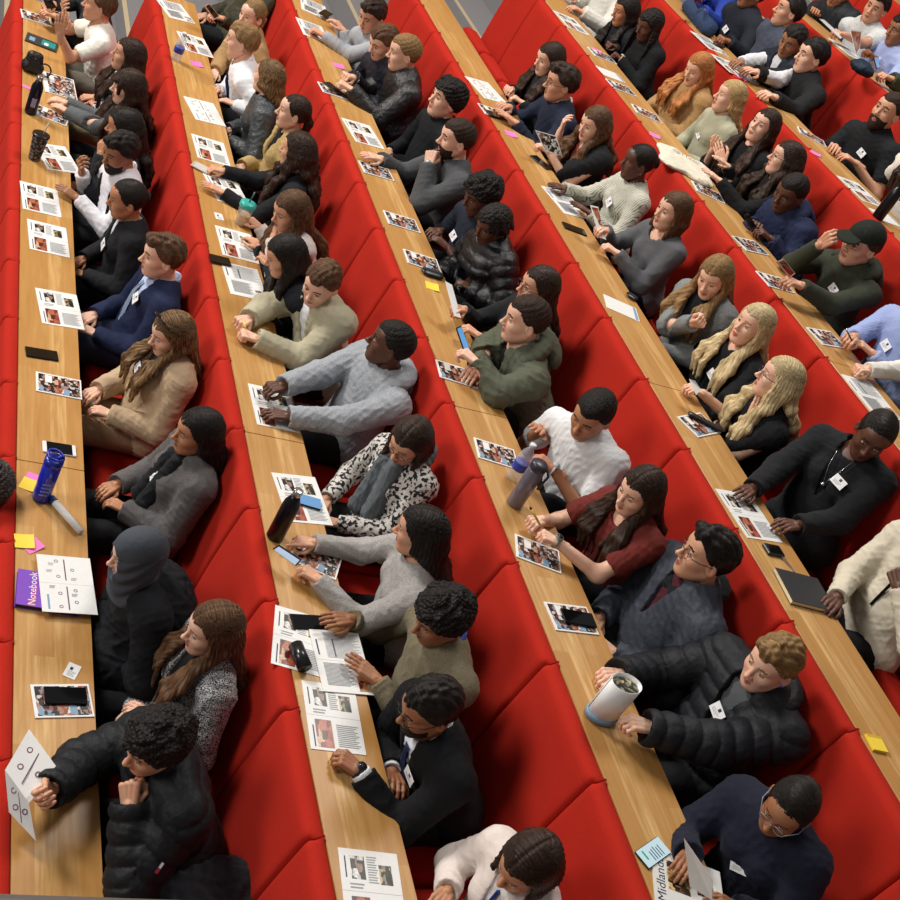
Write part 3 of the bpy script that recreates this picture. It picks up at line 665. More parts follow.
    for s in (1, -1):
        a = hip + l_ * s * .085 * S - u * .03; k_ = np.array([hip[0] - .43 * S, hip[1] + (l_ * s * .11)[1], seatz + .085]); an = np.array([k_[0] - .02, k_[1], Z0 - .65]); pr += [RC(a, k_, .098 * S, .074 * S), RC(k_, an, .07 * S, .045 * S), RC(an, an + np.array([-.16, 0, -.035]), .04, .035)]
    Fl = Field(pr, .02, k=.04); V, Q = Fl.net(); V = V + vnormals(V, Q) * folds(V, d['seed'] + 9, .012)[:, None]; link_mesh('trousers', V - o0, Q, fabric('cotton', tc), root)
    # hair / headgear
    hs, hcn = d['hair'][0], d['hair'][1]; mk = {'curly': 'curly', 'afro': 'curly', 'braids': 'braid', 'locs': 'braid', 'fade': 'short', 'crop': 'short'}.get(hs, 'straight')
    dwn = HF.T @ np.array([0, 0, -1.])
    if hs == 'hijab':
        pr = [EL((-.014, 0, .034), (.114, .092, .107)), EL((.006, 0, -.045), (.094, .098, .09)), EL((.02, 0, -.09), (.08, .075, .05)), EL((-.0, 0, -.14), (.1, .105, .06)), EL((-.02, 0, -.19), (.13, .15, .05))]
        G = Field(pr, hr, k=.05); G.cut(EL((.112, 0, .0), (.07, .05, .07)), .006); G.cut(EL((.112, 0, -.05), (.045, .036, .05)), .006); V, Q = G.net(); V = V + vnormals(V, Q) * (.0035 * np.sin(V[:, 2] * 95 + V[:, 0] * 60 + 2.2 * np.sin(V[:, 1] * 25)) * (V[:, 2] < .05))[:, None]
        link_mesh('headscarf', (V * S) @ HF.T + head - o0, Q, fabric('cotton', '#454a52'), root)
    else:
        fo = {'tee': .012, 'long': .014, 'shirt': .014, 'blazer': .02, 'coat': .03, 'jacket': .03, 'puffer': .04, 'hoodie': .026, 'cardigan': .024}[kind] + .004 + (.03 if d.get('scarf') else 0)
        gl = lambda w_: (HF.T @ (np.array(w_) - head)) / S
        guide = dict(front=lambda sd, b: [gl(neckp + (F_ * (.07 + fo) + l_ * sd * (.06 + b * .4)) * S + u * .012), gl(T(.118 + fo, sd * (.035 + b), .86)), gl(T(.152 + fo, sd * (.03 + b), .70)), gl(T(.148 + fo, sd * (.02 + b), .42))],
                     back=lambda b: [gl(neckp - F_ * (.075 + fo) * S + l_ * b + u * .0), gl(T(-.118 - fo, b * 1.1, .86)), gl(T(-.125 - fo, b * 1.1, .74)), gl(T(-.125 - fo, b * 1.15, .45))])
        V, Q, st = hair_mesh(hs, hr, d['seed'], dwn, guide)
        V = V * S * fs
        link_mesh('hair', V @ HF.T + head - o0, Q, hairmat(hc1, hc2, mk), root, st=st)
    def hp(*a): return HF @ (np.array(a) * S) + head - o0
    if hs == 'cap' or d.get('cap'):
        G = Field([EL((-.01, 0, .045), (.115, .093, .1))], hr, k=.01); X, Y, Z = G.grid(); G.clip((.05 - Z + 0 * G.D).astype(F32), .005); V, Q = G.net(); cm = fabric('cotton', d['cap'])
        B_ = Field([EL((.125, 0, .052), (.065, .07, .012), rotm(0, .2, 0))], .005); V2, Q2 = B_.net(); V3, Q3, _ = join([(V, Q, 0), (V2, Q2, 0)])
        link_mesh('cap', (V3 * S) @ HF.T + head - o0, Q3, cm, root)
    if d.get('beard'):
        G = Field([EL((.025, 0, -.042), (.068, .066, .082)), EL((.034, 0, -.068), (.06, .054, .058)), EL((.068, 0, -.1), (.024, .028, .022 if d['beard'] != 'full' else .036))], hh * 1.3, k=.02); X, Y, Z = G.grid()
        G.clip((Z + .03 - .25 * (.06 - X) + 0 * G.D).astype(F32), .006); G.cut(EL((.092, 0, -.0615), (.02, .019, .0105)), .003); G.clip((-(X - .0) + 0 * G.D).astype(F32), .004)
        V, Q = G.net(); link_mesh('beard', (V * S) @ HF.T + head - o0, Q, hairmat(hc1, hc2, 'short'), root)
    if d.get('glasses'):
        m = MB(); gm = plain(d['glasses'], .3, name='spectacle_frame')
        for s in (-1, 1):
            pts = [hp(.101 - .004 * abs(math.cos(a)), s * .031 + .023 * math.cos(a), .006 + .018 * math.sin(a)) for a in np.linspace(0, 2 * math.pi, 17)]; m.tube(pts, .0015, gm, 5)
            m.tube([hp(.098, s * .054, .012), hp(.05, s * .083, .014), hp(-.01, s * .085, .012)], .0017, gm, 5)
        m.tube([hp(.101, -.009, .01), hp(.104, 0, .012), hp(.101, .009, .01)], .0017, gm, 5); m.build('glasses', root, True)
    if d.get('sunglasses'):
        m = MB(); gm = plain('#16130f', .15, name='sunglass_plastic')
        for s in (-1, 1):
            c = hp(.062, s * .03, .128); R = HF @ rotm(0, -.75, 0); Tm = Matrix([list(R[i]) + [c[i]] for i in range(3)] + [[0, 0, 0, 1]]); m.lathe([(.022, 0), (.024, .002), (.022, .004)], gm, 14, Tm)
            m.tube([hp(.055, s * .055, .115), hp(-.01, s * .093, .06)], .0025, gm, 5)
        m.tube([hp(.064, -.01, .13), hp(.064, .01, .13)], .0025, gm, 5); m.build('sunglasses', root, True)
    if d.get('headphones'): pass
    if d.get('earring'):
        m = MB(); c = hp(-.004, .089, -.038); m.lathe([(.001, -.004), (.004, 0), (.001, .004)], plain('#e8e0d0', .2, .6, 'pearl'), 8, Matrix.Translation(c)); m.build('earring', root, True)
    for key, sg in (('watchL', 0), ('watchR', 1)):
        if d.get(key):
            sh, el, wr, dr, HFm, hd, s_ = arms[sg]; dd = unit(wr - el); c = wr - dd * (.018 if d.get('sleeve', 'long') == 'long' else .02) - o0; dd = dr; c = wr + dd * .012 - o0
            fr = frame(dd, HFm[:, 2]); m = MB(); wm = plain(d[key], .35, name='watch_band'); 
            pts = [c + fr[:, 1] * math.cos(a) * .031 * S + fr[:, 2] * math.sin(a) * .026 * S for a in np.linspace(0, 2 * math.pi, 19)]; m.tube(pts, .006, wm, 6)
            Tm = Matrix([[fr[i, 0], fr[i, 1], fr[i, 2], (c + fr[:, 2] * .026)[i]] for i in range(3)] + [[0, 0, 0, 1]]); m.lathe([(.019, 0), (.021, .004), (.019, .009)], wm, 16, Tm); m.lathe([(.015, .009), (.015, .0105)], plain('#20242c' if d[key][1] < '8' else '#c8c8c8', .15, name='watch_dial'), 16, Tm); m.build('watch', root, True)
    # things printed or pinned on the chest
    def surf(b, c, dirv=None, start=None, torso_only=True):
        """point on the clothes in front of (b, c)"""
        st_ = T(.4, b, c) if start is None else start; dv = -F_ if dirv is None else unit(dirv); q = st_.copy()
        allp = tors if torso_only else tors + [x for sh, el, wr, *_ in arms for x in (RC(sh, el, .05 * S, .043 * S), RC(el, wr, .043 * S, .03 * S))]
        if d.get('scarf'): pass
        for _ in range(40):
            dd = min(float(peval(x, F32(q[0]), F32(q[1]), F32(q[2]), off)) for x in allp) - .004
            if dd < .001: break
            q = q + dv * max(dd, .002)
        return q
    def patch(center, nrm, up_, w_, h_, fn, name):
        n_ = unit(nrm); y_ = unit(up_ - n_ * (np.array(up_) @ n_)); x_ = np.cross(y_, n_); m = MB(); R = np.stack([x_, y_, n_], 1); c = center - o0
        Tm = Matrix([list(R[i]) + [c[i]] for i in range(3)] + [[0, 0, 0, 1]]); fn(m, Tm, w_, h_); return m.build(name, root)
    def badge_fn(m, Tm, w_, h_):
        m.box((-w_, -h_, 0), (w_, h_, .003), plain('#f2f2f4', .35, name='card'), 0, Tm); m.box((-w_ * .12, h_ * .15, .003), (w_ * .26, h_ * .75, .0036), plain('#1d2b57', .4, name='navy_ink'), 0, Tm)
        for j in range(3): m.box((-w_ * .7, -h_ * (.15 + .22 * j), .003), (w_ * (.6 - .2 * j), -h_ * (.08 + .22 * j), .0036), plain('#8a8f9c', .5, name='grey_ink'), 0, Tm)
    def flag_fn(m, Tm, w_, h_):
        m.box((-w_, -h_, 0), (w_, h_, .002), plain('#1b2244', .5, name='navy_ink'), 0, Tm); m.box((-w_, -h_ * .55, .002), (0, h_ * .55, .003), plain('#e9e9ec', .5, name='white_ink'), 0, Tm); m.box((0, -h_ * .55, .002), (w_, h_ * .55, .003), plain('#b3262f', .5, name='red_ink'), 0, Tm)
    if d.get('badge'):
        b, c = d['badge'][:2]; ang = math.radians(d['badge'][2] if len(d['badge']) > 2 else 15); q = surf(b, c); q = q + F_ * .012; up_ = u * math.cos(ang) + l_ * math.sin(ang); patch(q, F_ + np.array([0, 0, .3]), up_, .036, .025, badge_fn, 'name_badge')
    if d.get('flag'):
        if d['flag'] == 'chest': q = surf(.1, .66) + F_ * .018; patch(q, F_ + u * .3, u, .02, .01, flag_fn, 'flag_emblem')
        else:
            sh, el = arms[0][0], arms[0][1]; mid = sh + (el - sh) * .62; out = unit(l_ + np.array([-.2, 0, .7])); q = surf(0, 0, -out, mid + out * .2, False) + out * .012; patch(q, out, np.cross(out, unit(el - sh)), .02, .008, flag_fn, 'flag_emblem')
    if d.get('necklace'):
        m = MB(); pm = plain('#b8b8c0', .25, .9, 'silver'); pts = [surf(.045, .95) + F_ * .008 - o0, surf(.03, .8) + F_ * .01 - o0, surf(0, .62) + F_ * .012 - o0, surf(-.03, .8) + F_ * .01 - o0, surf(-.045, .95) + F_ * .008 - o0]; m.tube(pts, .0018, pm, 5)
        m.lathe([(.002, -.008), (.011, -.006), (.014, 0), (.011, .006), (.002, .008)], pm, 12, Matrix.Translation(pts[2])); m.build('necklace', root, True)
    if d.get('braces'):
        m = MB()
        for s in (-1, 1): 
            pts = [neckp + l_ * s * .1 - F_ * .05 + u * .0 - o0 + u * .02] + [surf(s * b, c) + F_ * .006 - o0 for b, c in ((.1, .9), (.085, .75), (.08, .55), (.078, .35))]; m.tube(pts, .009, fabric('cotton', '#191919'), 5)
        m.build('braces', root, True)
    return root
RAIL = [[-0.6164, -1.8098, 2.4829], [-0.3383, -1.8971, 2.6162]]
POSTS = [[1.2054, 9.5608, -0.73], [4.2459, 9.1734, 0.7335]]

# ------------------------------------------------------------------ the setting
RED = upholstery(); OAK = oak(); DARK = carpet('#1b1a1c'); GREYSTEP = carpet('#77777a', 'grey_step')
def inview(x, y, z, m=.12):
    v = CR.T @ (np.array([x, y, z]) - np.array([-.872, -2.52415, 3.77127]))
    if v[2] > -.2: return False
    u_, w_ = v[0] / -v[2] * 1184.8218 / 900, v[1] / -v[2] * 1184.8218 / 900; return abs(u_) < .5 + m and abs(w_) < .5 + m
m = MB()
for r in range(-1, 10):
    x0 = (r - 1) * ROW; zf = (r - 1) * RISE - .73
    m.box((x0, -3.2, zf - .5), (x0 + ROW, YEND + .05, zf), DARK)
m.build('floor').__setitem__('kind', 'structure')
m = MB(); nos = plain('#b5a68a', .5, name='pale_nosing')
for r in range(-1, 10):
    x0 = (r - 1) * ROW; zf = (r - 1) * RISE - .73
    m.box((x0, YEND + .05, zf - .5), (x0 + ROW * .5, 9.9, zf), GREYSTEP); m.box((x0 + ROW * .5, YEND + .05, zf - .5), (x0 + ROW, 9.9, zf + RISE * .5), GREYSTEP)
    m.box((x0, YEND + .05, zf), (x0 + .045, 9.9, zf + .006), nos); m.box((x0 + ROW * .5, YEND + .05, zf + RISE * .5), (x0 + ROW * .5 + .045, 9.9, zf + RISE * .5 + .006), nos)
m.build('trim_1').__setitem__('kind', 'structure')
m = MB(); m.box((-3, 9.9, -2), (10, 10.05, 6), OAK); m.build('wall_far').__setitem__('kind', 'structure')
# handrail of the balcony, just under the camera
A_, B_ = (Vector(RAIL[0]), Vector(RAIL[1])); dr = (B_ - A_).normalized(); m = MB(); gm = plain('#5f5d5a', .4, .2, 'rail_metal')
m.tube([A_ - dr * .6, A_, B_, B_ + dr * .02], .03, gm, 16); ra = m.build('trim_2', smooth=True); ra['kind'] = 'structure'
for i, (x, y, zf) in enumerate(POSTS):
    rt = empty('rail_post', (x, y, zf)); tag(rt, ('pale grey aisle post behind the white t-shirt at far left end', 'pale grey aisle post beyond the empty tipped-up seats')[i], 'post')
    q = MB(); pm = plain('#b9bcbf', .35, .3, 'post_metal'); q.tube([(0, 0, 0), (0, 0, 1.0)], .022, pm, 12); q.build('pole', rt, True)
    q = MB(); q.box((-.07, -.07, 0), (.07, .07, .012), pm, .004); q.build('base_plate', rt)

ORD = ['first', 'second', 'third', 'fourth', 'fifth', 'sixth', 'seventh', 'eighth']
for r in range(1, 9):
    x0 = (r - 1) * ROW; z0 = (r - 1) * RISE
    rt = empty('lecture_desk', (x0, 1.84, z0 - .73)); tag(rt, 'long oak desk running the row, %s from the left of the hall' % ORD[r - 1], 'desk', 'oak desk rows')
    for ya, yb in ((-3.0, 1.838), (1.842, YEND)):
        q = MB(); q.box((.001, ya - 1.84, .695), (DESKW, yb - 1.84, .73), OAK, .002); q.build('desktop', rt)
    q = MB(); q.box((.02, -4.8, 0.0), (.04, YEND - 1.84, .694), OAK); q.build('front_panel', rt)

def back_mesh():
    prof = []; W = SEATW / 2 - .0015
    for x, z in ((-.001, -.035), (-.001, -.006), (-.008, .0), (-.035, .002), (-.056, -.001), (-.068, -.012), (-.074, -.03), (-.08, -.08), (-.094, -.2), (-.108, -.34), (-.12, -.5), (-.128, -.64), (-.13, -.72), (-.09, -.73), (-.05, -.73)): prof.append((x, z))
    # resample
    P_ = [Vector((a, 0, b)) for a, b in prof]; n = len(P_); ys = [-W, -W + .004, -W + .010, -W + .02, -W + .04, -W * .5, 0, W * .5, W - .04, W - .02, W - .010, W - .004, W]
    v = []; f = []
    for i, p_ in enumerate(P_):
        a = P_[max(0, i - 1)]; b = P_[min(n - 1, i + 1)]; t = (b - a).normalized(); nr = Vector((-t.z, 0, t.x)); nr = nr if (nr.x < 0 or nr.z > .5) else -nr
        if i < 1: nr = Vector((0, 0, 0))
        if i == 1: nr = Vector((0, 0, 1))
        for y in ys:
            e = W - abs(y); dpt = .016 * max(0, 1 - e / .02) ** 2 ; bulge = .006 * math.cos(y / W * math.pi / 2) if 5 < i < 13 else 0
            v.append(p_ - nr * dpt + nr * bulge + Vector((0, y, 0)))
    k = len(ys)
    for i in range(n - 1): f += [(i * k + j, i * k + j + 1, i * k + k + j + 1, i * k + k + j) for j in range(k - 1)]
    f += [tuple((i * k) for i in range(n)), tuple((i * k + k - 1) for i in range(n - 1, -1, -1)), tuple(range(k))[::-1], tuple((n - 1) * k + j for j in range(k))]
    return link_mesh('backrest', [tuple(a) for a in v], f, RED)
def rounded_block(name, sx, sy, sz, rad):
    n = 6; v = []; f = []
    G = Field([EL((0, 0, 0), (sx / 2, sy / 2, sz / 2))], .022); X, Y, Z = G.grid(); qx, qy, qz = np.abs(X) - (sx / 2 - rad), np.abs(Y) - (sy / 2 - rad), np.abs(Z) - (sz / 2 - rad)
    G.D = (np.sqrt(np.maximum(qx, 0) ** 2 + np.maximum(qy, 0) ** 2 + np.maximum(qz, 0) ** 2) + np.minimum(np.maximum(np.maximum(qx, qy), qz), 0) - rad).astype(F32)
    V, Q = G.net(); return link_mesh(name, V, Q, RED)
proto_back = back_mesh(); proto_pan = rounded_block('seat_cushion', .40, .535, .15, .035); first_b = [True]; first_p = [True]
def dupc(o, parent, loc, rot=(0, 0, 0)):
    c = o.copy(); COL.objects.link(c); c.parent = parent; c.location = loc; c.rotation_euler = rot; return c
def place_seats(people):
    for r in range(0, 8):
        x1 = r * ROW; z1 = r * RISE
        for n in range(-8, 13):
            y = YSEAM - (n + .5) * SEATW
            if y > YEND or y < -2.6: continue
            if not (inview(x1 - .08, y, z1) or inview(x1 - .12, y - .28, z1 - .3) or inview(x1 - .08, y + .28, z1)): continue
            near = [d for d in people if d['r'] == r and abs(d['head'][1] - y) < .33]; near.sort(key=lambda d: abs(d['head'][1] - y))
            vacant = not near and r != 0
            rt = empty('auditorium_seat', (x1 - .3, y, z1 - RISE - .73))
            if near: lab = 'red seat behind the ' + near[0]['label'].replace('person', 'one', 1).split(',')[0]
            else: lab = 'red seat of row %d without a sitter' % r
            # keep the wording short
            rt['_lab'] = lab; tag(rt, ' '.join(lab.split()[:16]), 'seat', 'red upholstered seats in rows')
            dupc(proto_back, rt, (.3, 0, RISE + .73))
            if vacant and r == 4: dupc(proto_pan, rt, (.02, 0, .73 - .36), (0, math.radians(-84), 0))
            else: dupc(proto_pan, rt, (-.02, 0, .73 - .355))
            SEATS.append((r, y, rt))
SEATS = []

# ------------------------------------------------------------------ things on the desks
WHITE = plain('#e9e9e7', .42, name='paper'); OFFW = plain('#dcdcd8', .5, name='paper_shade'); INK = plain('#9a9ca0', .6, name='grey_print'); NAVY = plain('#26324f', .5, name='navy_print'); BLK = plain('#141417', .3, name='black_plastic')
GLS = plain('#0b0b0d', .08, name='dark_glass'); PINK = plain('#f07ac4', .6, name='pink_paper'); YEL = plain('#f3d23f', .6, name='yellow_paper'); BLUEP = plain('#7e9db8', .5, name='blue_print')
def lines(m, x0, x1, y0, y1, n, z, mt=INK, ragged=True):
    for i in range(n):
        y = y1 - (y1 - y0) * (i + .5) / n; xe = x1 - (x1 - x0) * (.25 * ((i * 37) % 5) / 5 if ragged else 0); m.box((x0, y - (y1 - y0) / n * .22, z), (xe, y + (y1 - y0) / n * .22, z + .0003), mt)
def text_geo(s, size, font_w=1.0):
    cu = bpy.data.curves.new('t', 'FONT'); cu.body = s; cu.size = size; cu.align_x = 'CENTER'; cu.align_y = 'CENTER'; cu.resolution_u = 2
    o = bpy.data.objects.new('t', cu); COL.objects.link(o); bpy.context.view_layer.update(); me = bpy.data.meshes.new_from_object(o)
    v = [tuple(a.co) for a in me.vertices]; f = [tuple(p_.vertices) for p_ in me.polygons]; bpy.data.objects.remove(o); bpy.data.meshes.remove(me); return v, f
def add_text(m, s, size, mt, x, y, z, rot=0):
    v, f = text_geo(s, size); c, s_ = math.cos(rot), math.sin(rot); m.add([(x + a * c - b * s_, y + a * s_ + b * c, z) for a, b, _ in v], f, mt)
CACHE = {}
def sheet_geo(kind, root):
    """page geometry: parts are pages with prints"""
    def part(nm, fn):
        key = (kind, nm)
        if key in CACHE: o = CACHE[key].copy(); COL.objects.link(o); o.parent = root; return o
        m = MB(); fn(m); o = m.build(nm[:-2] if nm[-2] == '_' else nm, root); CACHE[key] = o; return o
    P_ = 'photo_print'
    if kind in ('cover', 'cover_wide'):
        w, h = (.1135, .079) if kind == 'cover' else (.114, .162)
        part('pages', lambda m: m.box((-w, -h, 0), (w, h, .005), WHITE, .0008))
        def pr(m):
            x0 = -w + .012 if kind == 'cover' else -w + .03
            m.box((x0, -h + .008, .005), (w - .008, h - .01, .0054), collage('cover')); m.box((x0 + .004, -h + .012, .0054), (x0 + .022, -h + .05, .0058), BLUEP); m.box((w * .2, -h + .012, .0054), (w * .45, -h + .055, .0058), BLUEP)
            for i, (a, b, c_, d_) in enumerate(((-.6, .1, -.3, .8), (-.2, -.1, .1, .55), (.5, .1, .75, .75), (.55, -.8, .85, -.15))): m.box((w * a, h * b, .0054), (w * c_, h * d_, .0057), (WHITE, collage('red'), collage('people'), collage('people'))[i])
        part(P_, pr)
    elif kind == 'sheet_photo':
        root.scale = (.975, 1.65, 1); w, h = .117, .098
        part('pages', lambda m: (m.box((-w, -h, 0), (w, -.0006, .0022), WHITE), m.box((-w, .0, 0), (w, h, .0026), WHITE)))
        def pr(m):
            z = .0028; m.box((-.085, -.09, z), (-.015, -.012, z + .0003), collage('red'))
        part(P_, pr); part(P_ + '_b', lambda m: m.box((-.075, .028, .0028), (-.02, .082, .0031), collage('people'))); part(P_ + '_c', lambda m: m.box((.035, .02, .0028), (.085, .066, .0031), collage('dark')))
        part('heading_print', lambda m: [m.box((-.098, y0, .0028), (-.093, y1, .0031), NAVY) for y0, y1 in ((.03, .08), (-.09, -.03))])
        part('text_print_a', lambda m: lines(m, -.01, .03, .02, .085, 11, .0028)); part('text_print_b', lambda m: lines(m, .005, .1, -.085, -.02, 12, .0028)); part('text_print_c', lambda m: lines(m, -.085, -.03, .004, .02, 2, .0028))
    elif kind == 'sheet_diagram':
        w, h = .114, .161
        part('pages', lambda m: (m.box((-w, -h, 0), (w, -.0006, .0022), WHITE), m.box((-w, .0, 0), (w, h, .0026), WHITE)))
        def pr(m):
            z = .0028
            for y0, y1 in ((.02, .14), (-.145, -.015)): m.box((-.004, y0, z), (.001, y1, z + .0003), plain('#5b3148', .5, name='plum_print'))
            for i, (x, y) in enumerate(((-.035, .128), (.03, .082), (-.032, .04), (.033, -.035), (-.032, -.055), (.032, -.1), (-.034, -.128))):
                c = ('#7c4b66', '#525a78')[i % 2]; mt = plain(c, .5, name='ring_print'); q = 14
                v = []; 
                for j in range(q): a = 2 * math.pi * j / q; v += [(x + .0085 * math.cos(a), y + .0085 * math.sin(a), z + .0003), (x + .0055 * math.cos(a), y + .0055 * math.sin(a), z + .0003)]
                v = [(a, b, c_ if True else 0) for a, b, c_ in v]; m.add(v, [(2 * j, 2 * ((j + 1) % q), 2 * ((j + 1) % q) + 1, 2 * j + 1) for j in range(q)], mt)
            m.box((-.088, -.145, z), (-.08, -.065, z + .0003), BLUEP)
        part('diagram_print', pr); [part('text_print_' + 'abcde'[i], (lambda x, y: lambda m: lines(m, x, x + .025, y, y + .018, 3, .0028))(x, y)) for i, (x, y) in enumerate(((-.08, .06), (.02, .02), (-.075, -.03), (.015, -.07), (-.07, .1)))]
    elif kind in ('sheet_text', 'sheet_text2', 'sheet_brochure'):
        w, h = .114, .162
        part('pages', lambda m: (m.box((-w, -h, 0), (w, -.0006, .0022), WHITE), m.box((-w, .0, 0), (w, h, .0028), WHITE)))
        part('text_print_a', lambda m: lines(m, -w * .5, w * .9, h * .08, h * .92, 22, .003)); part('text_print_b', lambda m: lines(m, -w * .75, w * .35, -h * .8, -h * .08, 18, .003)); part('heading_print', lambda m: (m.box((-w * .85, h * .15, .003), (-w * .79, h * .65, .0033), NAVY), m.box((-w * .2, h * .12, .003), (-w * .14, h * .7, .0033), NAVY)))
        part(P_, lambda m: m.box((w * .45, -h * .92, .003), (w * .92, -h * .42, .0033), collage('red' if kind == 'sheet_text2' else 'people')))
    elif kind == 'sheet_plain':
        part('pages', lambda m: m.box((-.11, -.078, 0), (.11, .078, .002), WHITE)); part('text_print', lambda m: m.box((.085, -.072, .002), (.104, .072, .0023), BLUEP))
    elif kind == 'newspaper':
        part('pages', lambda m: (m.box((-.15, -.2, 0), (.14, .16, .004), OFFW), m.box((.0, -.24, .004), (.16, -.03, .007), OFFW)))
        def pr(m):
            m.box((-.09, -.0, .0041), (.0, .12, .0046), collage('news')); m.box((.01, -.23, .0071), (.075, -.04, .0075), collage('people')); m.box((.08, -.23, .0071), (.15, -.04, .0075), collage('dark')); m.box((.03, .02, .0041), (.1, .1, .0046), collage('cover'))
        part(P_, pr); part('headline', lambda m: (add_text(m, 'Midlands', .052, NAVY, -.118, .03, .0045, math.pi / 2), add_text(m, 'Co', .05, NAVY, -.03, -.06, .0047, math.pi / 2)))
def phone_parts(root, L=.155, frame_c=BLK, screen=None, wd=.038, t=.009):
    m = MB(); m.box((-L / 2, -wd, 0), (L / 2, wd, t), frame_c, .004); cs = m.build('case', root)
    m = MB(); e = .002 if frame_c is BLK else .019; m.box((-L / 2 + e, -wd + .003, t), (L / 2 - e, wd - .003, t + .0006), screen or GLS); m.build('screen', cs)
def put(kind, desk, c, ang, label, L, o):
    z = (desk - 1) * RISE + o.get('z', 0) + .0005; a = ang
    if kind.startswith(('cover', 'sheet', 'news')): a = ang if abs(ang) < 26 else 6
    x0 = (desk - 1) * ROW; cx, cy = c
    rt = empty({'cover': 'booklet', 'cover_wide': 'magazine', 'newspaper': 'newspaper', 'folder': 'folder', 'phone': 'phone', 'phone_white': 'phone', 'phone_clear': 'phone', 'phone_lit': 'phone', 'phone_lit2': 'phone', 'card': 'name_card', 'pouch': 'pouch', 'pouch_small': 'wallet',
                'pouch_brown': 'spectacles_case', 'case': 'pencil_case', 'powerbank': 'power_bank', 'notebook_purple': 'notebook', 'notebook_black': 'notebook', 'note_pad': 'sticky_note_pad'}.get(kind, 'sticky_note' if kind.startswith('note') else 'leaflet'), (cx, cy, z), math.radians(a))
    cat = rt.name.split('.')[0].replace('_', ' '); grp = {'booklet': 'picture-covered booklets on the desks', 'leaflet': 'white leaflets on the desks', 'phone': 'phones on the desks', 'sticky note': 'sticky notes on the desks'}.get(cat)
    tag(rt, label, cat, grp)
    if kind.startswith(('cover', 'sheet')) or kind == 'newspaper': sheet_geo(kind, rt)
    elif kind == 'folder':
        m = MB(); m.box((-.115, -.08, 0), (.115, .08, .012), plain('#35393d', .4, name='slate_card'), .002); m.build('cover', rt); m = MB(); m.box((.0, -.05, .012), (.1, .05, .0125), plain('#1c8f8a', .4, name='teal_print')); m.box((.02, -.045, .0125), (.05, .0, .013), WHITE); m.box((-.09, -.05, .012), (-.05, .02, .0125), BLUEP); m.build('cover_print', rt)
    elif kind == 'phone': phone_parts(rt, o.get('len', .165), BLK, None, .041)
    elif kind == 'phone_white': phone_parts(rt, .158, plain('#e6e6e8', .25, name='white_plastic'), None, .04)
    elif kind == 'phone_clear': phone_parts(rt, .12, plain('#b5b0a8', .3, name='grey_plastic'), plain('#c9c5be', .2, name='grey_glass'), .045)
    elif kind == 'phone_lit': phone_parts(rt, .14, BLK, emis('#7fb4e8', .8))
    elif kind == 'phone_lit2':
        phone_parts(rt, .15, BLK, emis('#cfe8ee', .85)); m = MB(); gr = emis('#2fae83', .7)
        m.box((-.05, -.012, .0097), (-.042, .025, .0100), gr)
        for j in range(5): m.box((-.02 + .014 * j, -.028, .0097), (-.015 + .014 * j, .01 + .004 * (j % 3), .01), emis('#5b7f9c', .5))
        m.build('message_print', rt)
    elif kind in ('note_yellow', 'note_pink', 'note_pink2'):
        s = .041; m = MB(); mt = YEL if 'yellow' in kind else PINK; hy = s if kind != 'note_pink2' else .018; n = 5; v = []; f = []
        for i in range(n + 1):
            for y in (-hy, hy): v.append((-s + 2 * s * i / n, y, .0012 + .007 * (i / n) ** 3)); 
        for i in range(n + 1):
            for y in (-hy, hy): v.append((-s + 2 * s * i / n, y, .0002 + .007 * (i / n) ** 3))
        k = 2 * (n + 1)
        for i in range(n): f += [(2 * i, 2 * i + 2, 2 * i + 3, 2 * i + 1), (k + 2 * i, k + 2 * i + 1, k + 2 * i + 3, k + 2 * i + 2), (2 * i, k + 2 * i, k + 2 * i + 2, 2 * i + 2), (2 * i + 1, 2 * i + 3, k + 2 * i + 3, k + 2 * i + 1)]
        f += [(0, 1, k + 1, k), (2 * n, k + 2 * n, k + 2 * n + 1, 2 * n + 1)]; m.add(v, f, mt); m.build('paper', rt)
    elif kind == 'note_pad': m = MB(); m.box((-.038, -.038, 0), (.038, .038, .012), YEL, .001); m.build('paper_stack', rt); m = MB(); m.box((-.038, .024, .012), (.038, .037, .0123), plain('#c9ab2c', .6, name='pad_edge')); m.build('glue_edge', rt)
    elif kind == 'card': m = MB(); m.box((-.026, -.038, 0), (.026, .038, .0018), WHITE); m.build('card_sheet', rt); m = MB(); m.box((-.012, .002, .0018), (.0, .018, .0021), NAVY); lines(m, -.014, .018, -.03, -.002, 4, .0018); m.build('card_print', rt)
    elif kind == 'notebook_purple':
        pu = plain('#7d45bd', .45, name='purple_card'); m = MB(); m.box((-.13, -.1, 0), (.13, .1, .004), pu, .001); m.box((-.13, -.1, .02), (.13, .1, .024), pu, .001); m.build('cover', rt)
        m = MB(); m.box((-.128, -.098, .004), (.126, .098, .02), plain('#1a181c', .6, name='black_page_edge')); m.build('page_block', rt); m = MB(); add_text(m, 'Notebook', .046, plain('#e05a86', .5, name='pink_print'), -.064, -.004, .0243, math.pi / 2); add_text(m, 'Notebook', .044, WHITE, -.066, -.002, .0248, math.pi / 2); m.build('cover_lettering', rt)
    elif kind == 'notebook_black':
        m = MB(); m.box((-.125, -.102, 0), (.125, .102, .003), BLK, .001); m.box((-.125, -.102, .019), (.125, .102, .022), plain('#222326', .5, name='black_cover'), .001); m.box((.122, -.102, 0), (.126, .102, .022), BLK); m.build('cover', rt); m = MB(); m.box((-.123, -.099, .003), (.12, .099, .019), plain('#e2d6ae', .7, name='cream_pages')); m.build('page_block', rt)
    elif kind == 'powerbank':
        m = MB(); m.box((-.05, -.035, 0), (.05, .035, .016), BLK, .005); m.build('case', rt); m = MB(); m.box((-.04, -.028, .016), (.04, .028, .0165), GLS); m.build('screen', rt)
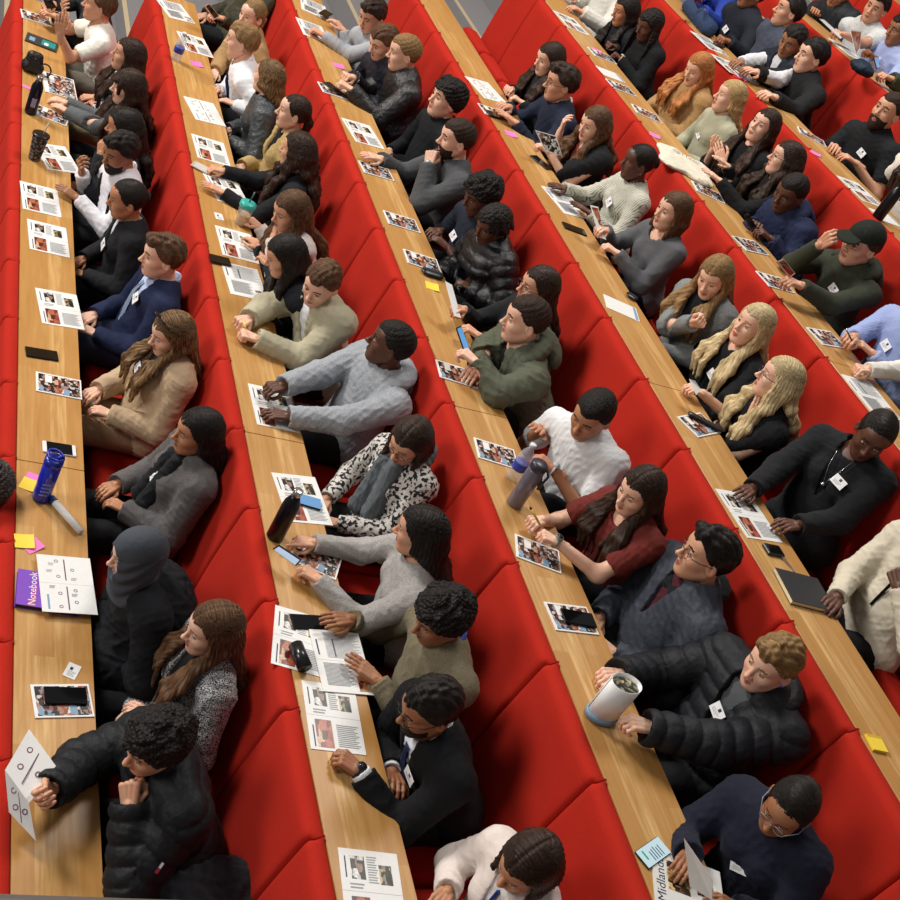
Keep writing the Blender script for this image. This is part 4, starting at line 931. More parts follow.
        m = MB(); m.tube([(.03, -.033, .008), (.045, -.06, .006), (.06, -.09, .004), (.062, -.12, .004)], .0035, plain('#6d6a66', .5, name='cable'), 6); m.build('cable', rt)
    else:
        sx, sy, sz, c_ = {'pouch': (.075, .04, .03, '#17181b'), 'pouch_small': (.04, .03, .018, '#17171a'), 'pouch_brown': (.07, .03, .025, '#3a2019'), 'case': (.105, .022, .022, '#1a1b1d')}[kind]
        G = Field([RC((-sx + sy, 0, sz * .5), (sx - sy, 0, sz * .5), sy)], .006, k=.01); V, Q = G.net(); V[:, 2] = sz * .5 + (V[:, 2] - sz * .5) * sz * .5 / sy; link_mesh('body', V, Q, plain(c_, .35, name='soft_black'), rt)
        m = MB(); m.box((-sx * .8, -sy * .15, sz), (sx * .8, sy * .15, sz + .002), plain('#3a3b3f', .4, name='zip')); m.build('zip', rt)
    return rt
def bottle(name, label, loc, prof, mt, capprof, capm, extra=None, h=None):
    rt = empty(name, loc); rt.scale = (1.07, 1.07, 1.07); tag(rt, label, 'bottle' if 'bottle' in name else 'cup'); m = MB(); m.lathe(prof, mt, 28); m.build('body', rt, True)
    m = MB(); m.lathe(capprof, capm, 28); m.build('cap', rt, True)
    if extra: extra(rt)
    return rt
def slab(name, cat, label, pts, t, mt, top=None, ptname='sheet', grp=None, prn=None):
    p_ = [Vector(a) for a in pts]; c = sum(p_, Vector()) / 4; n = (p_[1] - p_[0]).cross(p_[3] - p_[0]).normalized()
    if n.dot(Vector((-.872, -2.524, 3.771)) - c) < 0: n = -n
    rt = empty(name, c); tag(rt, label, cat, grp); m = MB(); v = [a - c for a in p_] + [a - c + n * t for a in p_]; f = [(0, 3, 2, 1), (4, 5, 6, 7), (0, 1, 5, 4), (1, 2, 6, 5), (2, 3, 7, 6), (3, 0, 4, 7)]
    m.add(v, f, mt); m.build(ptname, rt)
    if prn == 'diagram_print':
        q = [a - c for a in p_]; U = (q[1] - q[0]) * .5; V_ = (q[3] - q[0]) * .5; up_ = n * (t + .0004); m = MB()
        def at_(a, b): return U * a + V_ * b + up_
        v = [at_(.0, -.75), at_(.05, -.75), at_(.05, .75), at_(.0, .75)]; m.add(v + [a + n * .0003 for a in v], [(0, 3, 2, 1), (4, 5, 6, 7), (0, 1, 5, 4), (1, 2, 6, 5), (2, 3, 7, 6), (3, 0, 4, 7)], plain('#5b3148', .5, name='plum_print')); m.build('diagram_print', rt)
        un, vn = U.normalized(), (V_ - U.normalized() * V_.dot(U.normalized())).normalized()
        for a, b in ((-.4, -.45), (.45, -.1), (-.4, .35)):
            m = MB(); ring = []
            for j in range(14): k_ = 2 * math.pi * j / 14; ring += [at_(a, b) + (un * math.cos(k_) + vn * math.sin(k_)) * .011, at_(a, b) + (un * math.cos(k_) + vn * math.sin(k_)) * .007]
            m.add(ring, [(2 * j, 2 * ((j + 1) % 14), 2 * ((j + 1) % 14) + 1, 2 * j + 1) for j in range(14)], plain('#7c4b66', .5, name='ring_print')); m.build('ring_print', rt)
    if top is not None:
        e = .1; q = [a - c for a in p_]; mid = sum(q, Vector()) / 4; w_ = [mid + (a - mid) * (1 - e) + n * (t + .0003) for a in q]; lo = [a - n * .0002 for a in w_]; m = MB(); m.add(lo + w_, f, top); m.build(prn or 'screen', rt)
    return rt
PEOPLE = [
{'r': 1, 't': 0, 'p': 15, 'sex': 'm', 'skin': 'B', 'hair': ('short', 'dark'), 'top': ('blazer', '#2c2e33', 'wool'), 'label': 'person in dark suit at far end of first desk, hands on phone', 'inner': ('#b9c3dc',), 'open': 0.07, 'tie': ('#39415c', 'tie'), 'L': {'p': [0.1407, 6.9179, 0.12], 'pose': 'h'}, 'R': {'p': [0.0735, 6.9345, 0.12], 'pose': 'h'}, 'head': [0.4, 7.3636, 0.39], 'far': 1, 'seed': 0, 'hipx': 0.655},
{'r': 1, 't': -3, 'p': 3, 'sex': 'm', 'skin': 'B', 'hair': ('short', 'brown'), 'top': ('tee', '#eceadf', 'cotton'), 'label': 'person in white t-shirt with short brown hair, hand raised, far end of first desk', 'sleeve': 'short', 'L': {'p': [0.1891, 6.3211, 0.3], 'pose': 'f', 'hint': (-0.4, -0.2, -1), 'dir': (0, 0, 1)}, 'R': {'p': [0.2092, 6.7526, 0.25], 'pose': 'r'}, 'trous': '#6b675c', 'head': [0.4563, 6.6638, 0.4], 'far': 1, 'seed': 1, 'hipx': 0.655},
{'r': 1, 't': 0, 'p': 0, 'sex': 'f', 'skin': 'B', 'hair': ('long', 'dark'), 'top': ('shirt', '#2c2f36', 'print', '#d8d8e0'), 'label': 'person with long dark parted hair in patterned dark top beside striped-sleeved neighbour', 'trous': '#a08f6c', 'L': {'p': [0.5169, 6.0277, -0.08], 'pose': 'r', 'lap': 1}, 'R': {'p': [0.4596, 6.0687, -0.08], 'pose': 'r', 'lap': 1}, 'head': [0.6245, 5.8648, 0.42], 'far': 1, 'seed': 2, 'hipx': 0.69},
{'r': 1, 't': 5, 'p': 10, 'sex': 'f', 'skin': 'A', 'hair': ('fringe', 'dark'), 'top': ('cardigan', '#65686a', 'stripe', '#3c4144'), 'label': 'person with dark fringe and striped grey cardigan, arm by a black bottle', 'inner': ('#d5d8e0',), 'open': 0.06, 'L': {'p': [0.2346, 5.5484, 0.03], 'pose': 'f'}, 'R': {'p': [0.2154, 5.6429, 0.03], 'pose': 'r'}, 'sleeve': 'long', 'head': [0.5957, 5.3382, 0.415], 'far': 1, 'seed': 3, 'hipx': 0.69},
{'r': 1, 't': -10, 'p': 15, 'sex': 'f', 'skin': 'E', 'hair': ('wavy', 'black'), 'top': ('shirt', '#24262c', 'cotton'), 'label': 'person with long black curly hair and hand to cheek, half hidden behind bearded neighbour', 'L': {'p': [0.4363, 4.7504, 0.25], 'pose': 'r'}, 'head': [0.5381, 4.7354, 0.405], 'far': 1, 'seed': 4, 'hipx': 0.658},
{'r': 1, 't': 35, 'p': 18, 'sex': 'm', 'skin': 'C', 'hair': ('quiff', 'black'), 'top': ('shirt', '#e9e8ee', 'cotton'), 'label': 'bearded person in white shirt and black braces, right hand raised over the first desk', 'beard': 'short', 'braces': 1, 'R': {'p': [0.3089, 4.5405, 0.16], 'pose': 'h'}, 'L': {'p': [0.2725, 4.3877, 0.03], 'pose': 'f'}, 'collar': ('#e9e8ee', 'cotton', 0.009, 0.5), 'trous': '#1b1c20', 'head': [0.4954, 4.3843, 0.4], 'far': 1, 'seed': 5, 'hipx': 0.655},
{'r': 1, 't': 5, 'p': 15, 'sex': 'f', 'skin': 'E', 'hair': ('bun', 'black'), 'top': ('blazer', '#1b1c20', 'cotton'), 'label': 'person with black hair in a low bun and black blazer, next to navy-suited neighbour', 'inner': ('#cfd2dc',), 'open': 0.03, 'badge': (0.06, 0.72), 'head': [0.5048, 3.8105, 0.405], 'far': 1, 'seed': 6, 'hipx': 0.655},
{'r': 1, 't': 8, 'p': 8, 'sex': 'm', 'skin': 'A', 'hair': ('quiff', 'brown'), 'top': ('blazer', '#1d2544', 'cotton'), 'label': 'person in navy suit with pale blue shirt and striped tie, brown short hair', 'inner': ('#b7c6e6', 'cotton', 1), 'open': 0.07, 'tie': ('#8fa0b8', 'tie', '#3f5270'), 'collar': ('#b7c6e6', 'cotton', 0.009, 0.5), 'badge': (0.07, 0.76, 20), 'trous': '#1b2138', 'head': [0.6622, 3.2432, 0.425], 'far': 1, 'seed': 7, 'hipx': 0.69},
{'r': 1, 't': 18, 'p': 18, 'sex': 'f', 'skin': 'A', 'hair': ('long', 'ombre'), 'top': ('coat', '#bda384', 'cotton'), 'label': 'person in beige coat with sunglasses pushed up on long brown hair', 'inner': ('#191a1d',), 'open': 0.07, 'sunglasses': 1, 'L': {'p': [0.405, 2.3774, -0.05], 'pose': 'r', 'lap': 1}, 'R': {'p': [0.363, 2.495, -0.05], 'pose': 'r', 'lap': 1}, 'badge': (-0.02, 0.72), 'trous': '#a3896a', 'head': [0.6528, 2.5123, 0.42], 'far': 0, 'seed': 8, 'hipx': 0.69},
{'r': 1, 't': 10, 'p': 8, 'sex': 'f', 'skin': 'E', 'hair': ('longback', 'black'), 'top': ('coat', '#5d5a5a', 'wool'), 'label': 'person with very long black hair in grey wool coat and black scarf, fingers joined', 'inner': ('#1b1c1e',), 'open': 0.05, 'scarf': '#1c1e21', 'L': {'p': [0.4533, 1.7079, -0.06], 'pose': 'r', 'lap': 1}, 'R': {'p': [0.4239, 1.7982, -0.06], 'pose': 'r', 'lap': 1}, 'badge': (0.0, 0.62), 'head': [0.7088, 1.7453, 0.43], 'far': 0, 'seed': 9, 'hipx': 0.69},
{'r': 1, 't': 8, 'p': 15, 'sex': 'f', 'skin': 'A', 'hair': ('hijab', 'black'), 'top': ('coat', '#14161b', 'cotton'), 'label': 'person wearing grey headscarf and loose black robe', 'L': {'p': [0.4594, 0.9217, -0.12], 'pose': 'r', 'lap': 1}, 'R': {'p': [0.4079, 1.0274, -0.12], 'pose': 'r', 'lap': 1}, 'wide': 1.05, 'robe': 1, 'head': [0.3858, 0.9257, 0.39], 'far': 0, 'seed': 10, 'hipx': 0.655},
{'r': 1, 't': 8, 'p': 10, 'sex': 'f', 'skin': 'A', 'hair': ('long', 'brown'), 'top': ('blazer', '#1c1d20', 'check', '#c9c9c9'), 'label': 'person with long straight brown hair and black-and-white checked blazer', 'L': {'p': [0.4748, 0.4844, -0.03], 'pose': 'r', 'lap': 1}, 'R': {'p': [0.4527, 0.4759, -0.12], 'pose': 'r', 'lap': 1}, 'inner': ('#17181a',), 'open': 0.05, 'head': [0.6508, 0.5465, 0.42], 'far': 0, 'seed': 11, 'hipx': 0.69},
{'r': 1, 't': 26, 'p': 18, 'sex': 'm', 'skin': 'B', 'hair': ('curly', 'black'), 'top': ('puffer', '#17191d', 'nylon'), 'label': 'person with curly black hair in black padded jacket, chin on hand, holding a folded leaflet', 'R': {'p': [0.0546, -0.0697, 0.14], 'pose': 'h'}, 'L': {'p': [0.3305, -0.0577, 0.24], 'pose': 'x', 'hint': (-0.6, -0.7, -1)}, 'collar': ('#1a1c22', 'nylon', 0.022, 0.6), 'flag': 'arm', 'head': [0.3956, 0.012, 0.39], 'far': 0, 'seed': 12, 'hipx': 0.655},
{'r': 2, 't': -5, 'p': 25, 'sex': 'm', 'skin': 'B', 'hair': ('short', 'dark'), 'top': ('jacket', '#3b3a2c', 'nylon'), 'label': 'person in olive jacket with fur-trimmed hood at far end of second desk', 'L': {'p': [1.3428, 6.9414, 0.5412], 'pose': 'h'}, 'trim': '#5d5650', 'head': [1.6964, 7.4384, 0.8762], 'far': 1, 'seed': 13, 'hipx': 0.69},
{'r': 2, 't': 35, 'p': 8, 'sex': 'f', 'skin': 'A', 'hair': ('pony', 'sand'), 'top': ('coat', '#a8865a', 'wool'), 'label': 'smiling person with fair tied-back hair and tan coat, behind white-shirted neighbour', 'R': {'p': [1.3083, 6.1793, 0.3712], 'pose': 'r', 'lap': 1}, 'L': {'p': [1.5129, 6.3094, 0.2712], 'pose': 'r', 'lap': 1}, 'hipdy': 0.05, 'head': [1.4912, 6.4372, 0.8162], 'far': 1, 'seed': 14, 'hipx': 0.655},
{'r': 2, 't': -15, 'p': 12, 'sex': 'm', 'skin': 'A', 'hair': ('short', 'sand'), 'top': ('shirt', '#eceef2', 'cotton'), 'label': 'person with ginger-blond short hair, white shirt and navy lanyard', 'tie': ('#232c5c', 'lanyard'), 'collar': ('#eceef2', 'cotton', 0.009, 0.5), 'L': {'p': [1.3246, 5.6763, 0.4012], 'pose': 'r', 'lap': 1}, 'R': {'p': [1.266, 5.8305, 0.4012], 'pose': 'r', 'lap': 1}, 'head': [1.3514, 5.9072, 0.7862], 'far': 1, 'seed': 15, 'hipx': 0.655},
{'r': 2, 't': -45, 'p': 5, 'sex': 'f', 'skin': 'A', 'hair': ('longback', 'ombre'), 'top': ('jacket', '#3a3f43', 'leather'), 'label': 'person seen from behind with very long light brown hair and dark grey leather jacket', 'bt': -15, 'head': [1.4613, 5.3494, 0.8062], 'far': 1, 'seed': 16, 'hipx': 0.655},
{'r': 2, 't': -3, 'p': 5, 'sex': 'f', 'skin': 'A', 'hair': ('pony', 'dark'), 'top': ('coat', '#b59a66', 'wool'), 'label': 'person with brown hair tied back in tan open coat over black top', 'inner': ('#191a1c',), 'open': 0.07, 'earring': 1, 'head': [1.5518, 4.8301, 0.8312], 'far': 1, 'seed': 17, 'hipx': 0.69},
{'r': 2, 't': -30, 'p': 10, 'sex': 'f', 'skin': 'B', 'hair': ('wavy', 'dark'), 'top': ('long', '#1a1b1f', 'cotton'), 'label': 'person with long dark wavy hair and black long-sleeved top, both hands over a leaflet', 'L': {'p': [1.0439, 4.1772, 0.4612], 'pose': 'f'}, 'R': {'p': [1.0731, 4.4373, 0.4612], 'pose': 'h'}, 'head': [1.4878, 4.2651, 0.8212], 'far': 1, 'seed': 18, 'hipx': 0.655},
{'r': 2, 't': 22, 'p': 22, 'sex': 'f', 'skin': 'B', 'hair': ('wavy', 'brown'), 'top': ('shirt', '#d9cfc8', 'cotton'), 'label': 'person with wavy brown hair and cream top with fist at mouth', 'L': {'p': [1.2924, 3.5885, 0.6212], 'pose': 'x'}, 'R': {'p': [1.2592, 3.8996, 0.4212], 'pose': 'r'}, 'head': [1.3267, 3.5002, 0.7862], 'far': 1, 'seed': 19, 'hipx': 0.655},
{'r': 2, 't': 0, 'p': 28.2, 'sex': 'f', 'skin': 'B', 'hair': ('long', 'black'), 'top': ('long', '#1d1f26', 'cotton'), 'label': 'person bent over the second desk with long black hair falling forward', 'L': {'p': [1.2495, 3.5692, 0.4612], 'pose': 'r'}, 'R': {'p': [1.2358, 3.6519, 0.4612], 'pose': 'r'}, 'head': [1.232, 3.0259, 0.7512], 'far': 1, 'seed': 20, 'hipx': 0.655},
{'r': 2, 't': 50, 'p': 25, 'sex': 'm', 'skin': 'A', 'hair': ('short', 'brown'), 'top': ('jacket', '#b3ac93', 'cotton'), 'label': 'person in beige zip jacket with navy collar over white shirt, hands clasped on desk', 'inner': ('#e4e6ec',), 'open': 0.05, 'collar': ('#222845', 'cotton', 0.013, 0.5), 'R': {'p': [1.0207, 2.6782, 0.4912], 'pose': 'x'}, 'L': {'p': [1.0348, 2.6018, 0.4712], 'pose': 'x'}, 'flag': 'chest', 'bt': 20, 'head': [1.3758, 2.7524, 0.8012], 'far': 1, 'seed': 21, 'hipx': 0.655},
{'r': 2, 't': -18, 'p': 0, 'sex': 'm', 'skin': 'D', 'hair': ('fade', 'black'), 'top': ('hoodie', '#9a9ea4', 'wool'), 'label': 'person in light grey hoodie with short black hair looking away along the row', 'R': {'p': [1.0431, 2.0883, 0.4912], 'pose': 'h'}, 'L': {'p': [1.1116, 1.9728, 0.4612], 'pose': 'r'}, 'bt': 10, 'head': [1.6378, 2.2228, 0.8612], 'far': 0, 'seed': 22, 'hipx': 0.69},
{'r': 2, 't': 40, 'p': 28.2, 'sex': 'f', 'skin': 'B', 'hair': ('bob', 'dark'), 'top': ('shirt', '#cfcac4', 'print', '#2a2a2a'), 'label': 'person with glasses and thick grey scarf looking down', 'glasses': '#2a1e18', 'scarf': '#5d6468', 'head': [1.5839, 1.4965, 0.8162], 'far': 0, 'seed': 23, 'hipx': 0.69},
{'r': 2, 't': -30, 'p': 15, 'sex': 'f', 'skin': 'B', 'hair': ('longback', 'black'), 'top': ('long', '#a3a09d', 'wool'), 'label': 'person with long dark hair in pale grey jumper holding a lit phone', 'R': {'p': [1.0871, 1.0768, 0.4712], 'pose': 'p'}, 'L': {'p': [1.0789, 0.8915, 0.4812], 'pose': 'h'}, 'head': [1.4727, 0.8649, 0.8212], 'far': 0, 'seed': 24, 'hipx': 0.655},
{'r': 2, 't': 12, 'p': 25, 'sex': 'm', 'skin': 'C', 'hair': ('curly', 'black'), 'top': ('long', '#7d745d', 'wool'), 'label': 'smiling person with curly black hair, khaki jumper over blue collar', 'collar': ('#4c68b8', 'cotton', 0.011, 0.5), 'R': {'p': [1.1836, 0.6402, 0.4712], 'pose': 'f'}, 'L': {'p': [1.2545, 0.3926, 0.4612], 'pose': 'f'}, 'head': [1.4475, 0.3917, 0.8112], 'far': 0, 'seed': 25, 'hipx': 0.655},
{'r': 2, 't': 8, 'p': 24.7, 'sex': 'm', 'skin': 'C', 'hair': ('short', 'black'), 'top': ('blazer', '#121316', 'cotton'), 'label': 'person in black suit with white cuffs, glasses and a chunky watch', 'glasses': '#1a1a1a', 'beard': 'short', 'inner': ('#dfe4ee', 'cotton', 1), 'open': 0.05, 'collar': ('#e3e7f0', 'cotton', 0.01, 0.5), 'tie': ('#232f4f', 'tie'), 'badge': (0.07, 0.74), 'cuff': '#e6e8ee', 'L': {'p': [1.0729, -0.0555, 0.4712], 'pose': 'h'}, 'R': {'p': [1.319, -0.0969, 0.3812], 'pose': 'r', 'lap': 1}, 'watchL': '#1a1b1d', 'head': [1.3002, -0.029, 0.7662], 'far': 0, 'seed': 26, 'hipx': 0.655},
{'r': 2, 't': 22, 'p': 30.0, 'sex': 'f', 'skin': 'E', 'hair': ('bob', 'dark'), 'top': ('blazer', '#ded2cb', 'cotton'), 'label': 'person in white blazer with dark bobbed hair at the near end of the second desk', 'inner': ('#cfc9c6',), 'open': 0.05, 'tie': ('#23418c', 'lanyard'), 'R': {'p': [1.3205, -0.6295, 0.4512], 'pose': 'r'}, 'head': [1.4822, -0.681, 0.8012], 'far': 0, 'seed': 27, 'hipx': 0.655},
{'r': 3, 't': 38, 'p': 27.5, 'sex': 'm', 'skin': 'B', 'hair': ('quiff', 'dark'), 'top': ('long', '#a4a8ae', 'knit'), 'label': 'person with dark hair in pale grey sweater at far end of third desk', 'L': {'p': [1.9713, 6.4174, 0.8923], 'pose': 'h'}, 'R': {'p': [2.2394, 6.7736, 0.8723], 'pose': 'r'}, 'collar': ('#1d2233', 'cotton', 0.014, 0.4), 'head': [2.3246, 6.3351, 1.1823], 'far': 1, 'seed': 28, 'hipx': 0.655},
{'r': 3, 't': 25, 'p': 30.0, 'sex': 'm', 'skin': 'A', 'hair': ('short', 'brown'), 'top': ('jacket', '#22242f', 'nylon'), 'label': 'person with brown hair, head bowed, half hidden behind leather-jacketed neighbour', 'head': [2.3199, 5.8712, 1.1623], 'far': 1, 'seed': 29, 'hipx': 0.655},
{'r': 3, 't': -3, 'p': 15, 'sex': 'm', 'skin': 'A', 'hair': ('fade', 'sand'), 'top': ('jacket', '#1d1d1f', 'leather'), 'label': 'person in black leather jacket with slicked fair hair, hands clasped on desk', 'L': {'p': [1.9881, 5.4296, 0.9223], 'pose': 'x'}, 'R': {'p': [2.0784, 5.6519, 0.9123], 'pose': 'x'}, 'collar': ('#1d1d1f', 'leather', 0.014, 0.5), 'S': 1.05, 'head': [2.4045, 5.6157, 1.2223], 'far': 1, 'seed': 30, 'hipx': 0.655},
{'r': 3, 't': 10, 'p': 2, 'sex': 'm', 'skin': 'A', 'hair': ('curly', 'black'), 'top': ('shirt', '#15171c', 'cotton'), 'label': 'person with thick black curly hair and black shirt looking left', 'collar': ('#15171c', 'cotton', 0.01, 0.5), 'S': 1.04, 'head': [2.5406, 4.9042, 1.2523], 'far': 1, 'seed': 31, 'hipx': 0.69},
{'r': 3, 't': 0, 'p': 12, 'sex': 'm', 'skin': 'A', 'hair': ('fade', 'dark'), 'top': ('blazer', '#4b4d50', 'wool'), 'label': 'person in dark grey blazer with short dark hair, hand to mouth', 'inner': ('#141518',), 'open': 0.05, 'R': {'p': [2.0156, 4.423, 0.8723], 'pose': 'f'}, 'L': {'p': [2.3056, 4.2567, 1.1123], 'pose': 'x', 'hint': (-0.8, -0.4, -1)}, 'watchL': '#8d9196', 'badge': (0.02, 0.7), 'beard': 'short', 'S': 1.04, 'head': [2.4457, 4.2835, 1.2373], 'far': 1, 'seed': 32, 'hipx': 0.655},
{'r': 3, 't': 15, 'p': 26.4, 'sex': 'm', 'skin': 'D', 'hair': ('curly', 'black'), 'top': ('shirt', '#1f2633', 'cotton'), 'label': 'person with curly black hair and navy shirt with short sleeves, head lowered', 'sleeve': 'short', 'L': {'p': [2.3188, 3.6053, 0.8423], 'pose': 'r'}, 'R': {'p': [2.3074, 3.6941, 0.8423], 'pose': 'r'}, 'badge': (-0.03, 0.6), 'head': [2.44, 3.6082, 1.2073], 'far': 1, 'seed': 33, 'hipx': 0.655},
{'r': 3, 't': 20, 'p': 27.5, 'sex': 'f', 'skin': 'D', 'hair': ('locs', 'black'), 'top': ('puffer', '#15171b', 'shiny'), 'label': 'person with black braided hair and glossy black padded jacket, face lowered', 'L': {'p': [2.4013, 3.2118, 0.7923], 'pose': 'r', 'lap': 1}, 'collar': ('#15171b', 'shiny', 0.02, 0.6), 'head': [2.4175, 3.2693, 1.1923], 'far': 1, 'seed': 34, 'hipx': 0.655},
{'r': 3, 't': 3, 'p': 8, 'sex': 'f', 'skin': 'B', 'hair': ('longback', 'dark'), 'top': ('long', '#17181c', 'wool'), 'label': 'person with glasses and long dark hair in black top holding a leaflet', 'glasses': '#2c2622', 'badge': (0, 0.72), 'L': {'p': [2.1284, 2.4573, 0.9423], 'pose': 'h'}, 'R': {'p': [2.0919, 2.6039, 0.9623], 'pose': 'h'}, 'head': [2.4507, 2.5579, 1.2423], 'far': 1, 'seed': 35, 'hipx': 0.655},
{'r': 3, 't': -8, 'p': 12, 'sex': 'm', 'skin': 'A', 'hair': ('fade', 'dark'), 'top': ('hoodie', '#585c4c', 'cotton'), 'label': 'person in olive hooded jacket looking at a lit phone', 'inner': ('#16181d',), 'open': 0.05, 'hood': ('#585c4c', 'cotton'), 'hoodin': '#c4c6c2', 'L': {'p': [2.0096, 2.1614, 0.9623], 'pose': 'h'}, 'R': {'p': [2.0801, 2.1122, 0.8923], 'pose': 'r'}, 'S': 1.05, 'head': [2.2967, 2.2586, 1.1873], 'far': 0, 'seed': 36, 'hipx': 0.655},
{'r': 3, 't': 38, 'p': 27.5, 'sex': 'm', 'skin': 'E', 'hair': ('fade', 'black'), 'top': ('tee', '#dfe1e3', 'tprint', '#2c3038'), 'label': 'person in white t-shirt with arms folded on the third desk', 'sleeve': 'short', 'L': {'p': [2.2593, 1.4461, 0.9123], 'pose': 'h'}, 'R': {'p': [2.2937, 1.6875, 0.9223], 'pose': 'f'}, 'watchL': '#c9ccd0', 'S': 1.03, 'head': [2.4028, 1.4904, 1.2073], 'far': 0, 'seed': 37, 'hipx': 0.655},
{'r': 3, 't': 18, 'p': 18, 'sex': 'f', 'skin': 'A', 'hair': ('long', 'dark'), 'top': ('tee', '#6e2a25', 'cotton'), 'label': 'smiling person with long brown hair in maroon t-shirt holding a pen', 'sleeve': 'short', 'R': {'p': [2.0322, 0.9639, 0.9123], 'pose': 'x'}, 'L': {'p': [2.0436, 0.8641, 0.9323], 'pose': 'x'}, 'watchL': '#7a8078', 'earring': 1, 'vee': 0.04, 'head': [2.4188, 0.9276, 1.2273], 'far': 0, 'seed': 38, 'hipx': 0.655},
{'r': 3, 't': -15, 'p': 5, 'sex': 'm', 'skin': 'B', 'hair': ('quiff', 'black'), 'top': ('jacket', '#3a3f49', 'nylon'), 'label': 'person with glasses, big black hair and navy parka with dark fleece collar', 'glasses': '#17171a', 'trim': '#15161a', 'inner': ('#4a1e28',), 'open': 0.05, 'S': 1.05, 'head': [2.5701, 0.5198, 1.2673], 'far': 0, 'seed': 39, 'hipx': 0.69},
{'r': 3, 't': 15, 'p': 15, 'sex': 'm', 'skin': 'A', 'hair': ('quiff', 'sand'), 'top': ('puffer', '#1b1d22', 'nylon'), 'label': 'person with dark blond hair in black padded jacket holding a rolled brochure', 'inner': ('#55585c',), 'open': 0.06, 'collar': ('#243c9c', 'cotton', 0.014, 0.5), 'hood': ('#1b1d22', 'nylon'), 'badge': (0.02, 0.72), 'R': {'p': [2.0962, 0.1123, 0.8923], 'pose': 'h'}, 'L': {'p': [2.04, -0.1559, 0.9423], 'pose': 'h'}, 'head': [2.5691, -0.0872, 1.2873], 'far': 0, 'seed': 40, 'hipx': 0.69},
{'r': 3, 't': 30, 'p': 26.4, 'sex': 'f', 'skin': 'C', 'hair': ('bun', 'black'), 'top': ('coat', '#171a2c', 'wool'), 'label': 'person with glasses and scraped-back black hair in navy wool coat, turning pages', 'glasses': '#8f8f98', 'badge': (0.0, 0.6, -20), 'R': {'p': [2.0743, -0.7281, 0.8723], 'pose': 'r'}, 'L': {'p': [2.173, -0.8797, 0.8923], 'pose': 'r'}, 'head': [2.3612, -0.6858, 1.1973], 'far': 0, 'seed': 41, 'hipx': 0.655},
{'r': 4, 't': 12, 'p': 20, 'sex': 'f', 'skin': 'A', 'hair': ('long', 'dark'), 'top': ('long', '#1f2024', 'cotton'), 'label': 'person with long dark hair and phone beside the empty tipped-up seats', 'L': {'p': [3.2112, 5.3159, 1.3135], 'pose': 'h'}, 'R': {'p': [3.1711, 5.3768, 1.3435], 'pose': 'h'}, 'head': [3.3742, 5.4119, 1.6335], 'far': 1, 'seed': 42, 'hipx': 0.655},
{'r': 4, 't': -5, 'p': 15, 'sex': 'm', 'skin': 'B', 'hair': ('quiff', 'dark'), 'top': ('long', '#1c2438', 'knit'), 'label': 'person with glasses and navy sweater over white collar', 'glasses': '#4a4038', 'collar': ('#e8eaf0', 'cotton', 0.012, 0.45), 'L': {'p': [2.9835, 4.851, 1.3135], 'pose': 'f'}, 'R': {'p': [3.0214, 5.03, 1.3235], 'pose': 'r'}, 'S': 1.04, 'head': [3.3454, 5.0264, 1.6135], 'far': 1, 'seed': 43, 'hipx': 0.655},
{'r': 4, 't': 18, 'p': 20, 'sex': 'f', 'skin': 'A', 'hair': ('wavy', 'brown'), 'top': ('cardigan', '#19191c', 'knit'), 'label': 'person with long brown hair and black cardigan over rust top reading a booklet', 'inner': ('#9c4a3c', 'cotton', 1.3), 'open': 0.07, 'sleeve': 'three', 'L': {'p': [3.0739, 4.3881, 1.3635], 'pose': 'h'}, 'R': {'p': [3.3099, 4.6894, 1.4835], 'pose': 'r'}, 'head': [3.3655, 4.3873, 1.6235], 'far': 1, 'seed': 44, 'hipx': 0.655},
{'r': 4, 't': -8, 'p': 14, 'sex': 'f', 'skin': 'D', 'hair': ('bun', 'black'), 'top': ('shirt', '#cfccbc', 'stripe', '#6b6f68'), 'label': 'person with low black bun and cream striped shirt, reading', 'R': {'p': [3.0663, 3.9292, 1.3035], 'pose': 'f'}, 'L': {'p': [3.1591, 3.696, 1.3135], 'pose': 'f'}, 'badge': (0.05, 0.7), 'earring': 1, 'head': [3.4501, 3.8207, 1.6735], 'far': 1, 'seed': 45, 'hipx': 0.684},
{'r': 4, 't': 8, 'p': 10, 'sex': 'f', 'skin': 'A', 'hair': ('bob', 'brown'), 'top': ('long', '#5b5c60', 'knit'), 'label': 'person with chin-length brown bob and grey top reading a leaflet', 'neck': 1.5, 'L': {'p': [3.1294, 3.168, 1.3435], 'pose': 'h'}, 'R': {'p': [3.108, 3.3023, 1.3835], 'pose': 'h'}, 'head': [3.4325, 3.2058, 1.6685], 'far': 1, 'seed': 46, 'hipx': 0.667},
{'r': 4, 't': 38, 'p': 24.0, 'sex': 'f', 'skin': 'A', 'hair': ('long', 'sand'), 'top': ('cardigan', '#7d8081', 'wool'), 'label': 'person with fair half-tied hair in long grey open cardigan, head tilted', 'inner': ('#17181b',), 'open': 0.08, 'R': {'p': [3.2738, 2.223, 1.4835], 'pose': 'x', 'hint': (-0.2, 0.4, -1)}, 'badge': (0.06, 0.7), 'rl': 10, 'head': [3.4029, 2.4983, 1.6485], 'far': 1, 'seed': 47, 'hipx': 0.655},
